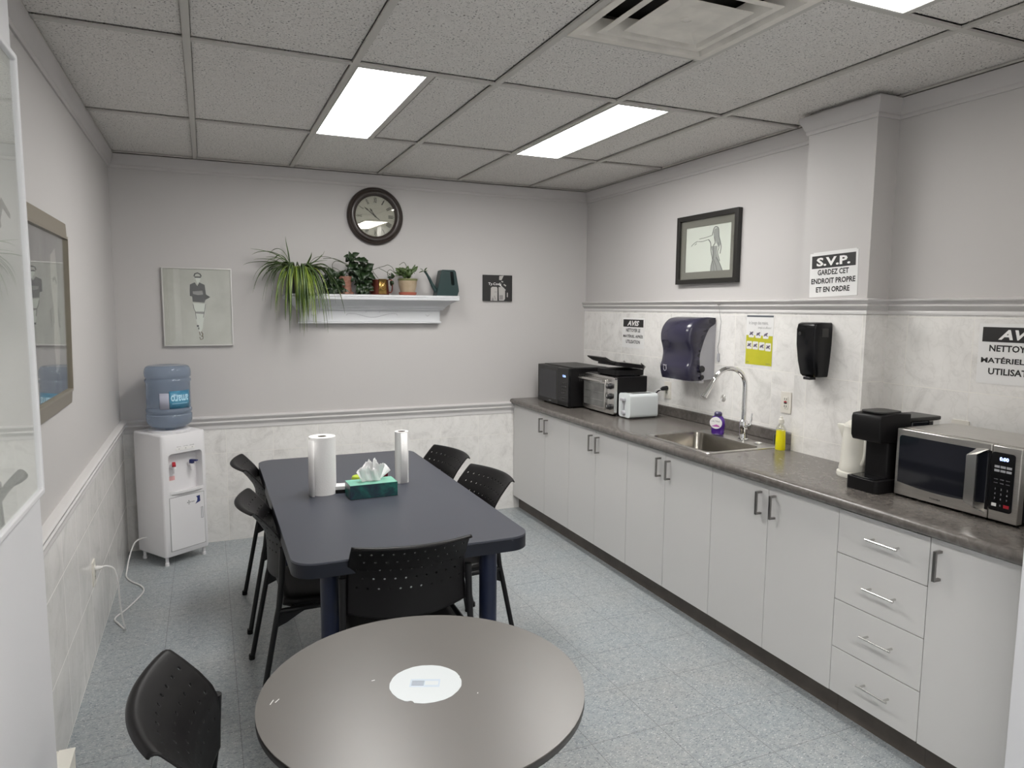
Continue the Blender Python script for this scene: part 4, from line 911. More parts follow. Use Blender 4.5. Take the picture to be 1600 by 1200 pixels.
# single-cup coffee maker
t = thing('coffee_maker', 'black single-cup coffee maker between the kettle and the steel microwave', 'coffee maker', (2.425, 2.000, Z), RIGHT)
MB().prism(rrect(0.150, 0.30, 0.02, 4, 0, 0.150), 'z', 0.0, 0.052).build('base', 'blackmatte', t, bev=0.005)
MB().box(-0.055, 0.055, 0.012, 0.085, 0.0525, 0.056).build('drip_tray', 'gloss', t, bev=0.001)
q = MB(); loft(q, [[(-0.058, 0.095, z_), (-0.050, 0.080, z_), (0.050, 0.080, z_), (0.058, 0.095, z_), (0.058, 0.20, z_), (-0.058, 0.20, z_)] for z_ in (0.05, 0.205)])
q.build('column', 'blackmatte', t, bev=0.004)
q = MB().prism([(0.018, 0.205), (0.008, 0.225), (0.006, 0.300), (0.012, 0.315), (0.10, 0.322), (0.185, 0.318), (0.185, 0.205), (0.10, 0.200)], 'x', -0.068, 0.068).build('brew_head', 'blackmatte', t, bev=0.008, seg=3)
MB().prism(rrect(0.11, 0.13, 0.03, 5, 0, 0.095), 'z', 0.3205, 0.327).build('head_lid', 'charcoal', t, bev=0.002)
MB().box(-0.066, 0.060, 0.205, 0.365, 0.012, 0.282).build('water_tank', 'glassdark', t, bev=0.006)
MB().box(-0.070, 0.064, 0.190, 0.372, 0.282, 0.298).build('tank_lid', 'charcoal', t, bev=0.004)
MB().box(0.0605, 0.064, 0.300, 0.362, 0.262, 0.2815).build('trim_strip', 'chrome', t, smooth=False)

# stainless microwave
t = thing('microwave_oven', 'stainless steel microwave oven with black glass door, nearest the doorway', 'microwave', (2.490, 1.666, Z), RIGHT)
w, h, d = 0.465, 0.262, 0.32
MB().box(-w/2+0.004, w/2-0.002, 0.03, d, 0.012, 0.010+h-0.002).build('casing', 'blackmatte', t, bev=0.003)
MB().box(-w/2+0.004, w/2-0.002, 0.034, d, 0.2702, 0.2732).build('top_cover', 'steel', t, smooth=False)
def mwshape(x0, x1, z0, z1, sag, r=0.010):
    n = 12; p = [(x0, z0+sag*0.0)]
    out = []
    for i in range(n+1):
        x = x0+(x1-x0)*i/n; out.append((x, z0-sag*(1-(2*i/n-1)**2)))
    out += [(x1, z1-r), (x1-r*0.3, z1-r*0.3), (x1-r, z1), (x0+r, z1), (x0+r*0.3, z1-r*0.3), (x0, z1-r)]
    return out
xs_ = -w/2+w*0.79
dd = MB().box(-w/2, xs_-0.0012, 0, 0.03, 0.010, 0.010+h).build('door', 'steel', t, bev=0.003)
MB().prism(mwshape(-w/2+0.014, xs_-0.010, 0.062, 0.248, 0.012), 'y', -0.0022, 0.0).build('door_glass', 'glassdark', dd, smooth=False)
MB().box(xs_-0.012, xs_-0.0012, -0.0020, 0.0, 0.040, 0.250).build('door_edge', 'gloss', dd, smooth=False)
q = MB(); hx0, hx1 = xs_-0.070, xs_-0.030
q.add([(hx0, -0.030, 0.055), (hx1, -0.036, 0.045), (hx1, -0.036, 0.235), (hx0, -0.030, 0.225),
       (hx0, -0.024, 0.055), (hx1, -0.028, 0.045), (hx1, -0.028, 0.235), (hx0, -0.024, 0.225)],
      [(0, 1, 2, 3), (4, 7, 6, 5), (0, 3, 7, 4), (1, 5, 6, 2), (0, 4, 5, 1), (3, 2, 6, 7)])
q.add([(hx0, -0.030, 0.225), (hx1, -0.036, 0.235), (hx1+0.022, -0.002, 0.256), (hx0+0.020, -0.002, 0.252), (hx0, -0.024, 0.225), (hx1, -0.028, 0.235), (hx1+0.020, 0.0, 0.250), (hx0+0.022, 0.0, 0.246)],
      [(0, 1, 2, 3), (4, 7, 6, 5), (0, 3, 7, 4), (1, 5, 6, 2), (0, 4, 5, 1), (3, 2, 6, 7)])
q.add([(hx0, -0.030, 0.055), (hx1, -0.036, 0.045), (hx1+0.022, -0.002, 0.024), (hx0+0.020, -0.002, 0.034), (hx0, -0.024, 0.055), (hx1, -0.028, 0.045), (hx1+0.020, 0.0, 0.030), (hx0+0.022, 0.0, 0.040)],
      [(0, 1, 2, 3), (4, 7, 6, 5), (0, 3, 7, 4), (1, 5, 6, 2), (0, 4, 5, 1), (3, 2, 6, 7)])
q.build('door_handle', 'satin', dd, smooth=False)
MB().text('TOSHIBA', -0.060, 0.027, width=0.044, height=0.0065, y=-0.0006, bold=0.02).build('brand_lettering', 'ink', dd, smooth=False)
cp = MB().box(xs_+0.0012, w/2, 0, 0.03, 0.010, 0.010+h).build('control_panel', 'steel', t, bev=0.003)
cw = w/2-xs_; pc = xs_+cw*0.42
MB().prism(rrect(cw*0.80, 0.205, 0.010, 4, xs_+cw*0.405, 0.147), 'y', -0.0022, 0).build('panel_glass', 'gloss', cp, smooth=False)
MB().text('0:00', pc+0.002, 0.228, width=0.030, height=0.013, y=-0.0030, bold=0.03).build('clock_display', 'display', cp, smooth=False)
q = MB()
for r in range(2):
    for c in range(3): q.box(pc-0.028+c*0.020, pc-0.011+c*0.020, -0.0028, -0.0022, 0.186+r*0.014-0.004, 0.192+r*0.014-0.002)
q.build('preset_keys', 'greyplastic', cp, smooth=False)
q = MB()
for r in range(3):
    for c in range(3): q.text(str(1+c+3*r), pc-0.020+c*0.020, 0.122-r*0.017, height=0.0065, y=-0.0028)
for r in range(2):
    for c in range(3): q.text(('POWER', 'TIMER', 'CLOCK')[c], pc-0.020+c*0.020, 0.156-r*0.013, width=0.013, y=-0.0028)
q.text('0', pc, 0.066, height=0.0065, y=-0.0028)
q.build('keypad', 'greyplastic', cp, smooth=False)
MB().box(pc-0.029, pc-0.013, -0.0028, -0.0022, 0.060, 0.071).build('start_key', 'white', cp, smooth=False)
MB().box(pc+0.011, pc+0.029, -0.0028, -0.0022, 0.060, 0.071).build('stop_key', 'red', cp, smooth=False)
for sx in (-1, 1):
    for yy in (0.05, d-0.04): MB().lathe([(0.012, 0), (0.012, 0.014)], (sx*(w/2-0.04), yy, 0), 14).build('foot', 'blackmatte', t)

# ------------------------------------------------------------------ dining table
t = thing('dining_table', 'long charcoal blue rectangular table on round navy legs', 'table', (0.695, 3.32, 0))
tp = MB().prism(rrect(0.905, 1.80, 0.085, 10), 'z', 0.752, 0.760).build('table_top', 'navytop', t, bev=0.0015)
MB().prism(rrect(0.9056, 1.8006, 0.0853, 10), 'z', 0.704, 0.7515).build('edge_band', 'navyedge', t, bev=0.0015)
for sx, sy in ((-1, -1), (1, -1), (-1, 1), (1, 1)):
    lx = 0.697-0.384 if sx < 0 else 1.003-0.695; lx = -0.313 if sx < 0 else 0.308
    l = MB().lathe([(0.0355, 0.012), (0.0355, 0.704)], (lx, sy*0.79, 0), 28).build('leg', 'navyleg', t)
    MB().lathe([(0.030, 0), (0.037, 0.003), (0.037, 0.014), (0.0001, 0.014)], (lx, sy*0.79, 0), 24).build('foot_cap', 'blackmetal', l)
fr = MB().box(-0.30, 0.30, -0.80, -0.775, 0.665, 0.704).box(-0.30, 0.30, 0.775, 0.80, 0.665, 0.704).box(-0.325, -0.30, -0.77, 0.77, 0.665, 0.704).box(0.295, 0.32, -0.77, 0.77, 0.665, 0.704).build('apron_frame', 'navyedge', t, smooth=False)

# round cafe table
t = thing('cafe_table', 'round taupe pedestal table with a white disc at its centre', 'table', (0.452, 1.552, 0))
MB().lathe([(0.0001, 0.7385), (0.382, 0.7385), (0.3845, 0.7400)][::-1]+[(0.3845, 0.7372), (0.0001, 0.7372)], (0, 0, 0), 96).build('table_top', 'taupe', t, angle=60)
MB().lathe([(0.0001, 0.7185), (0.380, 0.7185), (0.3845, 0.7215), (0.3845, 0.7370), (0.0001, 0.7370)], (0, 0, 0), 96).build('edge_band', 'edgeblack', t, angle=60)
pts = []
for i in range(90):
    a = 2*PI*i/90; r = 0.0865+0.0004*math.sin(9*a)+0.0003*math.sin(23*a+1)
    if 3.9 < a < 4.12: r -= 0.006*math.sin((a-3.9)/0.22*PI)
    if a < 0.15 or a > 6.2: r -= 0.0012*(i % 2)
    pts.append((r*math.cos(a)+0.004, r*math.sin(a)+0.003))
dc = MB().prism(pts, 'z', 0.7401, 0.7406).build('white_disc', 'inlay', t, smooth=False)
Rz = Matrix.Translation((0.004, 0.003, 0)) @ Matrix.Rotation(-0.39, 4, 'Z')
q = MB().box(-0.038, 0.034, -0.017, 0.019, 0.7407, 0.7408)
q.xf(Rz).build('blue_print', 'inlayink', dc, smooth=False)
MB().box(-0.002, 0.030, -0.008, 0.010, 0.7409, 0.7410).xf(Rz).build('print_patch', 'inlay', dc, smooth=False)
q = MB()
for k in range(4): q.box(-0.034, -0.004, -0.010+0.006*k, -0.008+0.006*k, 0.7409, 0.7410)
q.xf(Rz).build('print_lines', 'slate', dc, smooth=False)
q = MB()
for (x, y, a, l) in ((-0.345, 0.06, 1.1, 0.02), (-0.333, 0.062, 0.9, 0.016), (-0.11, 0.065, 0.1, 0.008), (0.105, -0.085, 1.0, 0.004)):
    Rm = Matrix.Translation((x, y, 0)) @ Matrix.Rotation(a, 4, 'Z'); q.join(MB().box(-l/2, l/2, -0.001, 0.001, 0.7401, 0.7403).xf(Rm))
q.build('scratches', 'white', t, smooth=False)
MB().lathe([(0.036, 0.03), (0.036, 0.709)], (0, 0, 0), 28).build('pedestal', 'blackmetal', t)
MB().lathe([(0.0001, 0.6995), (0.11, 0.6995), (0.11, 0.7083), (0.0001, 0.7083)], (0, 0, 0), 28).xf(Matrix.Translation((0, 0, 0.0098))).build('mounting_plate', 'blackmetal', t)
for k in range(4):
    a = PI/4+k*PI/2; q = MB().prism([(0.0, 0.012), (0.0, 0.060), (0.05, 0.055), (0.24, 0.028), (0.26, 0.012)], 'y', -0.022, 0.022)
    q.xf(Matrix.Rotation(a, 4, 'Z')).build('base_foot', 'blackmetal', t, bev=0.003)
    MB().lathe([(0.014, 0), (0.014, 0.012)], (0.235*math.cos(a), 0.235*math.sin(a), 0), 12).build('glide', 'blackmetal', t)

# ------------------------------------------------------------------ stacking chairs
def panel_profile(n_rows=31):
    key = [(0.550, -0.152), (0.60, -0.150), (0.65, -0.150), (0.69, -0.154), (0.72, -0.165), (0.76, -0.192), (0.80, -0.226), (0.823, -0.248)]
    out = []
    for i in range(n_rows+1):
        z = 0.550+(0.823-0.550)*i/n_rows
        for (a, b) in zip(key, key[1:]):
            if a[0] <= z <= b[0]+1e-9:
                u = (z-a[0])/(b[0]-a[0]); out.append((a[1]+(b[1]-a[1])*u, z)); break
    return out
def chair_panel():
    mb = MB(); prof = panel_profile(); lip = [(-0.253, 0.8270), (-0.260, 0.8285), (-0.267, 0.8265), (-0.271, 0.8215)]
    rows = prof+lip; NC = 46; R = len(rows); NP = len(prof)
    def P(c, r):
        y, z = rows[r]; u = 2*c/NC-1; tt = min(1, max(0, (z-0.55)/0.273))
        hw = 0.222-0.009*tt
        bul = (0.046+0.006*tt)*(1-u*u)
        zz = z-0.028*(1-u*u)*(1-tt)**1.5
        return (u*hw, y-bul, zz)
    ids = {}
    for r in range(R):
        for c in range(NC+1): ids[(c, r)] = len(mb.v); mb.v.append(Vector(P(c, r)))
    holes = set()
    for k, r in enumerate(range(11, 28, 4)):
        off = 3 if k % 2 == 0 else 5
        c = off
        while c < NC-2: holes.add((c, r)); c += 4
    for r in range(R-1):
        for c in range(NC):
            q = [ids[(c, r)], ids[(c+1, r)], ids[(c+1, r+1)], ids[(c, r+1)]]
            if (c, r) in holes:
                A, B, C_, D = [mb.v[i] for i in q]; o = []
                for k in range(8):
                    a = 2*PI*k/8; uu, vv = 0.5+0.47*math.cos(a), 0.5+0.47*math.sin(a)
                    p = A*(1-uu)*(1-vv)+B*uu*(1-vv)+C_*uu*vv+D*(1-uu)*vv; o.append(len(mb.v)); mb.v.append(p)
                # corners at 225, 315, 45, 135 degrees = o5, o7, o1, o3
                mb.f += [(q[0], q[1], o[7], o[6], o[5]), (q[1], q[2], o[1], o[0], o[7]), (q[2], q[3], o[3], o[2], o[1]), (q[3], q[0], o[5], o[4], o[3])]
            else: mb.f.append(tuple(q))
    return mb
def make_chair():
    t = thing('stacking_chair', '', 'chair', (0, 0, 0))
    chair_panel().build('backrest', 'blackplastic', t, solid=0.005, angle=60)
    s = MB(); NX, NY = 16, 16
    for j in range(NY+1):
        for i in range(NX+1):
            u = 2*i/NX-1; v = j/NY; y = -0.155+0.375*v; hw = 0.215-0.012*(1-v)
            z = 0.452-0.010*(1-u*u)*(1-(2*v-1)**2)-(0.030*((v-0.85)/0.15)**2 if v > 0.85 else 0)+(0.012*((0.15-v)/0.15)**2 if v < 0.15 else 0)-0.010*abs(u)**6
            if v > 0.8: hw -= 0.03*((v-0.8)/0.2)**2
            s.v.append(Vector((u*hw, y, z)))
    for j in range(NY):
        for i in range(NX): a = j*(NX+1)+i; s.f.append((a, a+1, a+NX+2, a+NX+1))
    s.v = [p-Vector((0, 0, 0.008)) for p in s.v]; s.build('seat', 'blackplastic', t, solid=0.028, angle=60)
    for sx in (-1, 1):
        lg = MB().tube([(sx*0.262, -0.262, 0.010), (sx*0.240, -0.186, 0.405), (sx*0.239, -0.178, 0.440)], 0.0115, 12).build('rear_leg', 'blackmetal', t)
        MB().lathe([(0.0135, 0), (0.0145, 0.004), (0.0135, 0.024)], (sx*0.2625, -0.264, 0), 12).build('foot_cap', 'blackplastic', lg)
        MB().tube([(sx*0.239, -0.178, 0.440), (sx*0.235, -0.163, 0.56), (sx*0.233, -0.156, 0.685)], [0.0115, 0.013, 0.014], 12).build('back_post', 'blackmetal', t)
        lg = MB().tube([(sx*0.252, 0.232, 0.010), (sx*0.230, 0.180, 0.424)], 0.0115, 12).build('front_leg', 'blackmetal', t)
        MB().lathe([(0.0135, 0), (0.0145, 0.004), (0.0135, 0.024)], (sx*0.2525, 0.234, 0), 12).build('foot_cap', 'blackplastic', lg)
        MB().tube([(sx*0.239, -0.178, 0.425), (sx*0.230, 0.182, 0.425)], 0.0110, 12).build('side_rail', 'blackmetal', t)
        MB().prism([(-0.186, 0.360), (-0.186, 0.425), (-0.060, 0.425), (-0.100, 0.405), (-0.150, 0.375)], 'x', sx*0.238-0.004, sx*0.238+0.004).build('gusset', 'blackmetal', t)
    MB().tube([(-0.232, 0.165, 0.424), (0.232, 0.165, 0.424)], 0.010, 10).build('front_cross_bar', 'blackmetal', t)
    MB().tube([(-0.238, -0.120, 0.424), (0.238, -0.120, 0.424)], 0.010, 10).build('rear_cross_bar', 'blackmetal', t)
    return t
CH = [((0.652, 2.585), -0.05, 'black perforated chair at the near end of the long table, back to the viewer'),
      ((0.405, 3.088), -PI/2, 'black perforated chair on the left side of the long table, nearer of two'),
      ((0.412, 3.890), -PI/2, 'black perforated chair on the left side of the long table, by the water cooler'),
      ((1.022, 3.165), math.radians(97), 'black perforated chair on the cabinet side of the long table, nearer of two'),
      ((1.002, 3.730), math.radians(98), 'black perforated chair on the cabinet side of the long table, nearer the back wall'),
      ((0.145, 1.570), -PI/2, 'black perforated chair pushed against the round taupe table, cut by the frame')]
c0 = make_chair()
for k, ((x, y), rz, lab) in enumerate(CH):
    c = c0 if k == 0 else copy_tree(c0)
    c.location = (x, y, 0); c.rotation_euler = (0, 0, rz); c['label'] = lab; c['group'] = 'black perforated stacking chairs'

# ------------------------------------------------------------------ things on the dining table
ZT = 0.7602
t = thing('paper_towel_roll', 'full paper towel roll with a loose hanging sheet, left on the long table', 'paper towel', (0.484, 3.36, ZT), -0.2, 'paper towel rolls on the long table')
MB().lathe([(0.021, 0.275), (0.021, 0.0), (0.061, 0.0), (0.0615, 0.135), (0.061, 0.275), (0.021, 0.275)], (0, 0, 0), 40, cap=False).build('paper', 'towel', t, angle=50)
MB().lathe([(0.0205, 0.2745), (0.0205, 0.0005), (0.0190, 0.0005), (0.0190, 0.2745), (0.0205, 0.2745)], (0, 0, 0), 24, cap=False).build('core', 'cardboard', t, angle=50)
q = MB(); pts = [(0.0622*math.cos(a), 0.0622*math.sin(a)) for a in [PI*0.80+0.07*i for i in range(9)]]+[(-0.0635, -0.020), (-0.062, -0.042), (-0.056, -0.062), (-0.046, -0.074), (-0.034, -0.080)]
for p in pts: q.v += [Vector((p[0], p[1], 0.002)), Vector((p[0], p[1], 0.268))]
for i in range(len(pts)-1): q.f.append((2*i, 2*i+2, 2*i+3, 2*i+1))
q.build('loose_sheet', 'towel', t, solid=0.0012)
t = thing('paper_towel_roll', 'slim, nearly used up paper towel roll right of the tissue box', 'paper towel', (0.886, 3.43, ZT), 0.0, 'paper towel rolls on the long table')
MB().lathe([(0.021, 0.262), (0.021, 0.0), (0.034, 0.0), (0.0345, 0.13), (0.034, 0.262), (0.021, 0.262)], (0, 0, 0), 36, cap=False).build('paper', 'towel', t, angle=50)
MB().lathe([(0.0205, 0.2615), (0.0205, 0.0005), (0.0190, 0.0005), (0.0190, 0.2615), (0.0205, 0.2615)], (0, 0, 0), 24, cap=False).build('core', 'cardboard', t, angle=50)
q = MB(); pts = [(0.0352*math.cos(a), 0.0352*math.sin(a)) for a in [-0.9-0.12*i for i in range(8)]]; pts += [(pts[-1][0]-0.008, pts[-1][1]-0.003)]
for p in pts: q.v += [Vector((p[0], p[1], 0.001)), Vector((p[0], p[1], 0.258))]
for i in range(len(pts)-1): q.f.append((2*i, 2*i+2, 2*i+3, 2*i+1))
q.build('loose_sheet', 'towel', t, solid=0.001)

MT['teal'] = ramp_mat('teal tissue box print', [(0.34, (0.008, 0.016, 0.040)), (0.48, (0.006, 0.045, 0.055)), (0.60, (0.008, 0.12, 0.10)), (0.78, (0.01, 0.20, 0.15))], 8, 0.3, dist=1.2, stretch=(1, 1, 1.4))
MT['mint'] = mat('mint tissue box top', (0.20, 0.50, 0.38), 0.35, var=(20, 0.1))
t = thing('tissue_box', 'teal green tissue box with a white tissue pulled up, on the long table', 'tissue box', (0.690, 3.245, ZT), 0.03)
MB().box(-0.112, 0.112, -0.058, 0.058, 0, 0.065).build('carton', 'teal', t, bev=0.0015)
MB().box(-0.1115, 0.1115, -0.0575, 0.0575, 0.0652, 0.0662).build('lid_print', 'mint', t, smooth=False)
def crumple(mb, cx, cy, z0, hgt, rx, ry, seed, n=26, lay=8):
    rr = random.Random(seed); ph = [rr.uniform(0, 6.28) for _ in range(4)]; rings = []
    for j in range(lay+1):
        v = j/lay; ring = []
        for i in range(n):
            a = 2*PI*i/n; f_ = 1+(0.10+0.22*v)*math.sin(3*a+ph[0]+v)+(0.04+0.14*v)*math.sin(5*a+ph[1])+0.06*v*math.sin(9*a+ph[2])
            sp = 0.75+0.45*v*v
            zt = hgt*v*(1+(0.22*math.sin(2*a+ph[3])+0.18*math.sin(7*a))*v)
            ring.append((cx+rx*sp*f_*math.cos(a), cy+ry*(0.5+0.6*v)*f_*math.sin(a), z0+zt))
        rings.append(ring)
    loft(mb, rings)
rr_ = random.Random(21)
for (yo, w0, w1, hh, lean, ph) in ((0.012, 0.085, 0.150, 0.078, 0.02, 0.3), (0.004, 0.080, 0.125, 0.100, 0.0, 1.7), (-0.006, 0.090, 0.105, 0.072, -0.02, 3.0), (0.000, 0.060, 0.060, 0.112, 0.004, 4.4)):
    q = MB(); NX, NZ = 22, 10
    jag = [rr_.uniform(-0.16, 0.10) for _ in range(NX+1)]; jag = [(jag[max(i-1, 0)]+jag[i]+jag[min(i+1, NX)])/3*1.6 for i in range(NX+1)]
    for j in range(NZ+1):
        for i in range(NX+1):
            u = 2*i/NX-1; v = j/NZ
            x = u*(w0+(w1-w0)*v)/2+lean*v; hgt = hh*(1-0.30*abs(u)**1.5+jag[i]); z = 0.0662+hgt*v
            y = yo+(0.004+0.014*v)*math.sin(3.2*u+ph)+(0.002+0.007*v)*math.sin(8.5*u+2*ph+2*v)+0.010*v*v*math.sin(ph*3)
            q.v.append(Vector((x, y, z)))
    for j in range(NZ):
        for i in range(NX): a_ = j*(NX+1)+i; q.f.append((a_, a_+1, a_+NX+2, a_+NX+1))
    q.build('tissue', 'tissue', t, solid=0.0006, angle=180)
t = thing('napkin_box', 'small white box on a black base left of the tissue box', 'box', (0.560, 3.355, ZT), -0.15)
MB().box(-0.045, 0.045, -0.030, 0.030, 0.0, 0.016).build('base', 'blackmatte', t, bev=0.002)
MB().box(-0.046, 0.046, -0.031, 0.031, 0.0162, 0.034).build('lid', 'paper', t, bev=0.002)
t = thing('small_tub', 'small tub with a lime green lid behind the tissue box', 'tub', (0.668, 3.475, ZT))
MB().lathe([(0.024, 0), (0.026, 0.003), (0.027, 0.024), (0.0001, 0.024)], (0, 0, 0), 24).build('tub', 'blackmatte', t)
MB().lathe([(0.028, 0.0245), (0.028, 0.032), (0.024, 0.040), (0.014, 0.045), (0.0001, 0.046)], (0, 0, 0), 24).build('lid', 'limegreen', t)
t = thing('small_jar', 'small dark red jar with a pale lid behind the tissue box', 'jar', (0.800, 3.470, ZT))
MB().lathe([(0.020, 0), (0.022, 0.003), (0.024, 0.046), (0.020, 0.052), (0.0001, 0.052)], (0, 0, 0), 24).build('jar', 'maroon', t)
MB().lathe([(0.023, 0.0525), (0.023, 0.066), (0.020, 0.070), (0.0001, 0.070)], (0, 0, 0), 24).build('lid', 'pinklabel', t)

# ------------------------------------------------------------------ water cooler
t = thing('water_cooler', 'white floor-standing water cooler in the back left corner', 'water cooler', (-0.245, 4.990, 0), math.radians(34))
w, h, z0 = 0.305, 0.790, 0.055
def rr3(w_, h_, r_, cx, cz, y): return [(p[0], y, p[1]) for p in rrect(w_, h_, r_, 6, cx, cz)]
zc = z0+h/2
q = MB(); rings = [rr3(w-0.01, h-0.01, 0.012, 0, zc, 0.150), rr3(w, h, 0.014, 0, zc, 0.145), rr3(w, h, 0.014, 0, zc, -0.138), rr3(w-0.010, h-0.008, 0.014, 0, zc, -0.150), rr3(w-0.022, h-0.018, 0.014, 0, zc, -0.154),
    rr3(0.232, 0.265, 0.024, 0.008, 0.585, -0.155), rr3(0.226, 0.259, 0.022, 0.008, 0.585, -0.150), rr3(0.216, 0.250, 0.020, 0.008, 0.585, -0.095)]
o = loft(q, rings); k = len(rings[0]); q.f.append(tuple(o+j for j in range(k))); q.f.append(tuple(o+(len(rings)-1)*k+j for j in range(k)))
q.build('body', 'whiteplastic', t, angle=40)
q = MB().prism([(-0.108, -0.150), (0.124, -0.150), (0.124, -0.156), (0.10, -0.166), (0.04, -0.174), (-0.02, -0.174), (-0.08, -0.166), (-0.108, -0.156)], 'z', 0.458, 0.478)
q.build('drip_tray', 'whiteplastic', t, bev=0.003)
for (x, m_, nm, lev) in ((-0.055, 'red', 'hot_tap', -0.5), (0.068, 'blue', 'cold_tap', 0.35)):
    tp = MB().tube([(x, -0.094, 0.625), (x, -0.122, 0.625), (x, -0.128, 0.615), (x, -0.128, 0.585)], [0.014, 0.014, 0.013, 0.009], 14).build(nm, 'whiteplastic', t)
    MB().box(-0.010, 0.010, -0.040, 0.012, 0, 0.010).box(-0.011, 0.011, -0.012, 0.012, -0.016, 0.002).xf(Matrix.Translation((x, -0.125, 0.645)) @ Matrix.Rotation(lev, 4, 'Z') @ Matrix.Rotation(0.25 if m_ == 'red' else 0.0, 4, 'X')).build('tap_lever', m_, tp, bev=0.002)
MB().box(-0.078, -0.035, -0.0962, -0.0950, 0.535, 0.562).build('warning_sticker', 'pinklabel', t, smooth=False)
MB().prism(rrect(0.130, 0.017, 0.005, 3, 0.010, 0.743), 'y', -0.1575, -0.154).build('indicator_strip', 'white', t)
q = MB()
for x in (-0.035, 0.010, 0.055): q.text(('HEATING', 'COOLING', 'POWER')[int((x+0.035)/0.045+0.5)], x, 0.757, width=0.030, y=-0.1562, bold=0.02).box(x-0.004, x+0.004, -0.1585, -0.1575, 0.741, 0.745)
q.build('indicator_lettering', 'lettergrey', t, smooth=False)
dd = MB().prism(rrect(0.234, 0.340, 0.006, 3, 0.006, 0.265), 'y', -0.1575, -0.1545).build('cupboard_door', 'whiteplastic', t, bev=0.001)
fr = MB().frame(0.242, 0.348, 0.0035, -0.1552, -0.1535); fr.xf(Matrix.Translation((0.006, 0, 0.265))).build('door_gap', 'lettergrey', t, smooth=False)
MB().frame(0.014, 0.075, 0.003, -0.160, -0.1575).xf(Matrix.Translation((0.106, 0, 0.30))).build('door_pull', 'greyplastic', dd, smooth=False)
MB().prism([(0.068, 0.415), (0.094, 0.418), (0.096, 0.378), (0.060, 0.366), (0.074, 0.384), (0.076, 0.402)], 'y', -0.1583, -0.1576).build('blue_sticker', 'blue', dd, smooth=False)
q = MB()
for (a, b) in ((0, 0.010), (-0.008, 0), (0.008, 0), (0, -0.010), (0, 0)): q.lathe([(0.0045, -0.1582), (0.0045, -0.1576)], (0.016+a, 0, 0.386+b), 10, axis='y')
q.box(0.032, 0.056, -0.1582, -0.1576, 0.3835, 0.3885); q.build('maker_mark', 'lettergrey', dd, smooth=False)
MB().lathe([(0.125, z0+h-0.001), (0.128, z0+h+0.004), (0.120, z0+h+0.010), (0.075, z0+h+0.012), (0.055, z0+h+0.004)], (0, 0, 0), 40).build('bottle_collar', 'whiteplastic', t)
MB().box(-0.05, 0.05, -0.1540, -0.1535, z0+h-0.002, z0+h-0.001).build('front_seam', 'lettergrey', t, smooth=False)
for sx, sy in ((-1, -1), (1, -1), (-1, 1), (1, 1)):
    MB().lathe([(0.013, 0), (0.013, 0.018), (0.010, 0.022), (0.010, 0.058)], (sx*0.128, sy*0.125, 0), 14).build('foot', 'whiteplastic', t)
bt = thing('water_bottle', 'large blue water bottle upside down on the cooler, with a blue label', 'water bottle', (-0.240, 4.990, 0.8575), math.radians(2))
R_ = 0.136
prof = [(0.030, -0.030), (0.030, -0.002), (0.060, 0.004), (0.105, 0.016), (0.128, 0.034), (0.135, 0.055), (R_, 0.080), (R_, 0.094), (R_-0.007, 0.102), (R_-0.002, 0.110), (R_, 0.118), (R_, 0.128), (R_-0.006, 0.136), (R_-0.005, 0.300), (R_, 0.308), (R_, 0.318), (R_-0.008, 0.328), (R_, 0.338), (R_+0.001, 0.365), (R_-0.002, 0.385), (0.126, 0.400), (0.110, 0.408), (0.085, 0.409), (0.060, 0.404), (0.0001, 0.402)]
MB().lathe([(r, z_) for r, z_ in prof], (0, 0, 0), 64, cap=False).build('bottle', 'bottle', bt, angle=60)
def wrapcyl(r): 
    return lambda p: (r*math.sin(p[0]/r), -r*math.cos(p[0]/r), p[2])
def cylpatch(mb, x0, x1, z0_, z1_, r, n=14):
    for i in range(n+1):
        x = x0+(x1-x0)*i/n; mb.v += [Vector((r*math.sin(x/r), -r*math.cos(x/r), z0_)), Vector((r*math.sin(x/r), -r*math.cos(x/r), z1_))]
    for i in range(n): mb.f.append((2*i, 2*i+2, 2*i+3, 2*i+1))
q = MB(); cylpatch(q, 0.005, 0.150, 0.140, 0.252, R_-0.003); lb = q.build('label', 'labelblue', bt, solid=0.0006)
q = MB(); cylpatch(q, -0.052, 0.003, 0.138, 0.240, R_-0.003); q.build('information_label', 'labelpale', bt, solid=0.0006)
MB().text('amaro', 0.074, 0.207, width=0.120, height=0.040, y=0, rot=PI, bold=0.02, curve=wrapcyl(R_-0.0018)).build('label_lettering', 'labelsky', lb, smooth=False)
q = MB()
for k in range(3): cylpatch(q, 0.020+0.004*k, (0.125, 0.118, 0.095)[k], 0.170-0.011*k, 0.1735-0.011*k, R_-0.0018)
q.build('label_fine_print', 'labelsky', lb, smooth=False)
# cooler flex: from the back of the cooler over the floor and up to the outlet
t = thing('cooler_cord', 'white flex snaking over the floor from the water cooler to the low outlet', 'cord', (0, 0, 0))
pc_ = [(-0.36, 4.985, 0.14), (-0.415, 4.93, 0.165), (-0.465, 4.89, 0.15), (-0.495, 4.84, 0.07), (-0.505, 4.80, 0.012), (-0.50, 4.70, 0.006), (-0.465, 4.60, 0.006), (-0.405, 4.50, 0.006), (-0.388, 4.39, 0.006), (-0.445, 4.19, 0.006), (-0.495, 4.07, 0.006), (-0.470, 3.99, 0.006), (-0.432, 3.90, 0.010), (-0.438, 3.86, 0.09), (-0.440, 3.82, 0.19), (-0.440, 3.79, 0.29), (-0.450, 3.76, 0.375), (-0.478, 3.735, 0.405), (-0.505, 3.722, 0.405)]
MB().tube(smoothpath(pc_, 6), 0.0042, 8).build('cable', 'cord', t)
MB().tube([(-0.523, 3.72, 0.405), (-0.515, 3.72, 0.405), (-0.492, 3.724, 0.405)], [0.012, 0.013, 0.006], 12).build('plug', 'cord', t)

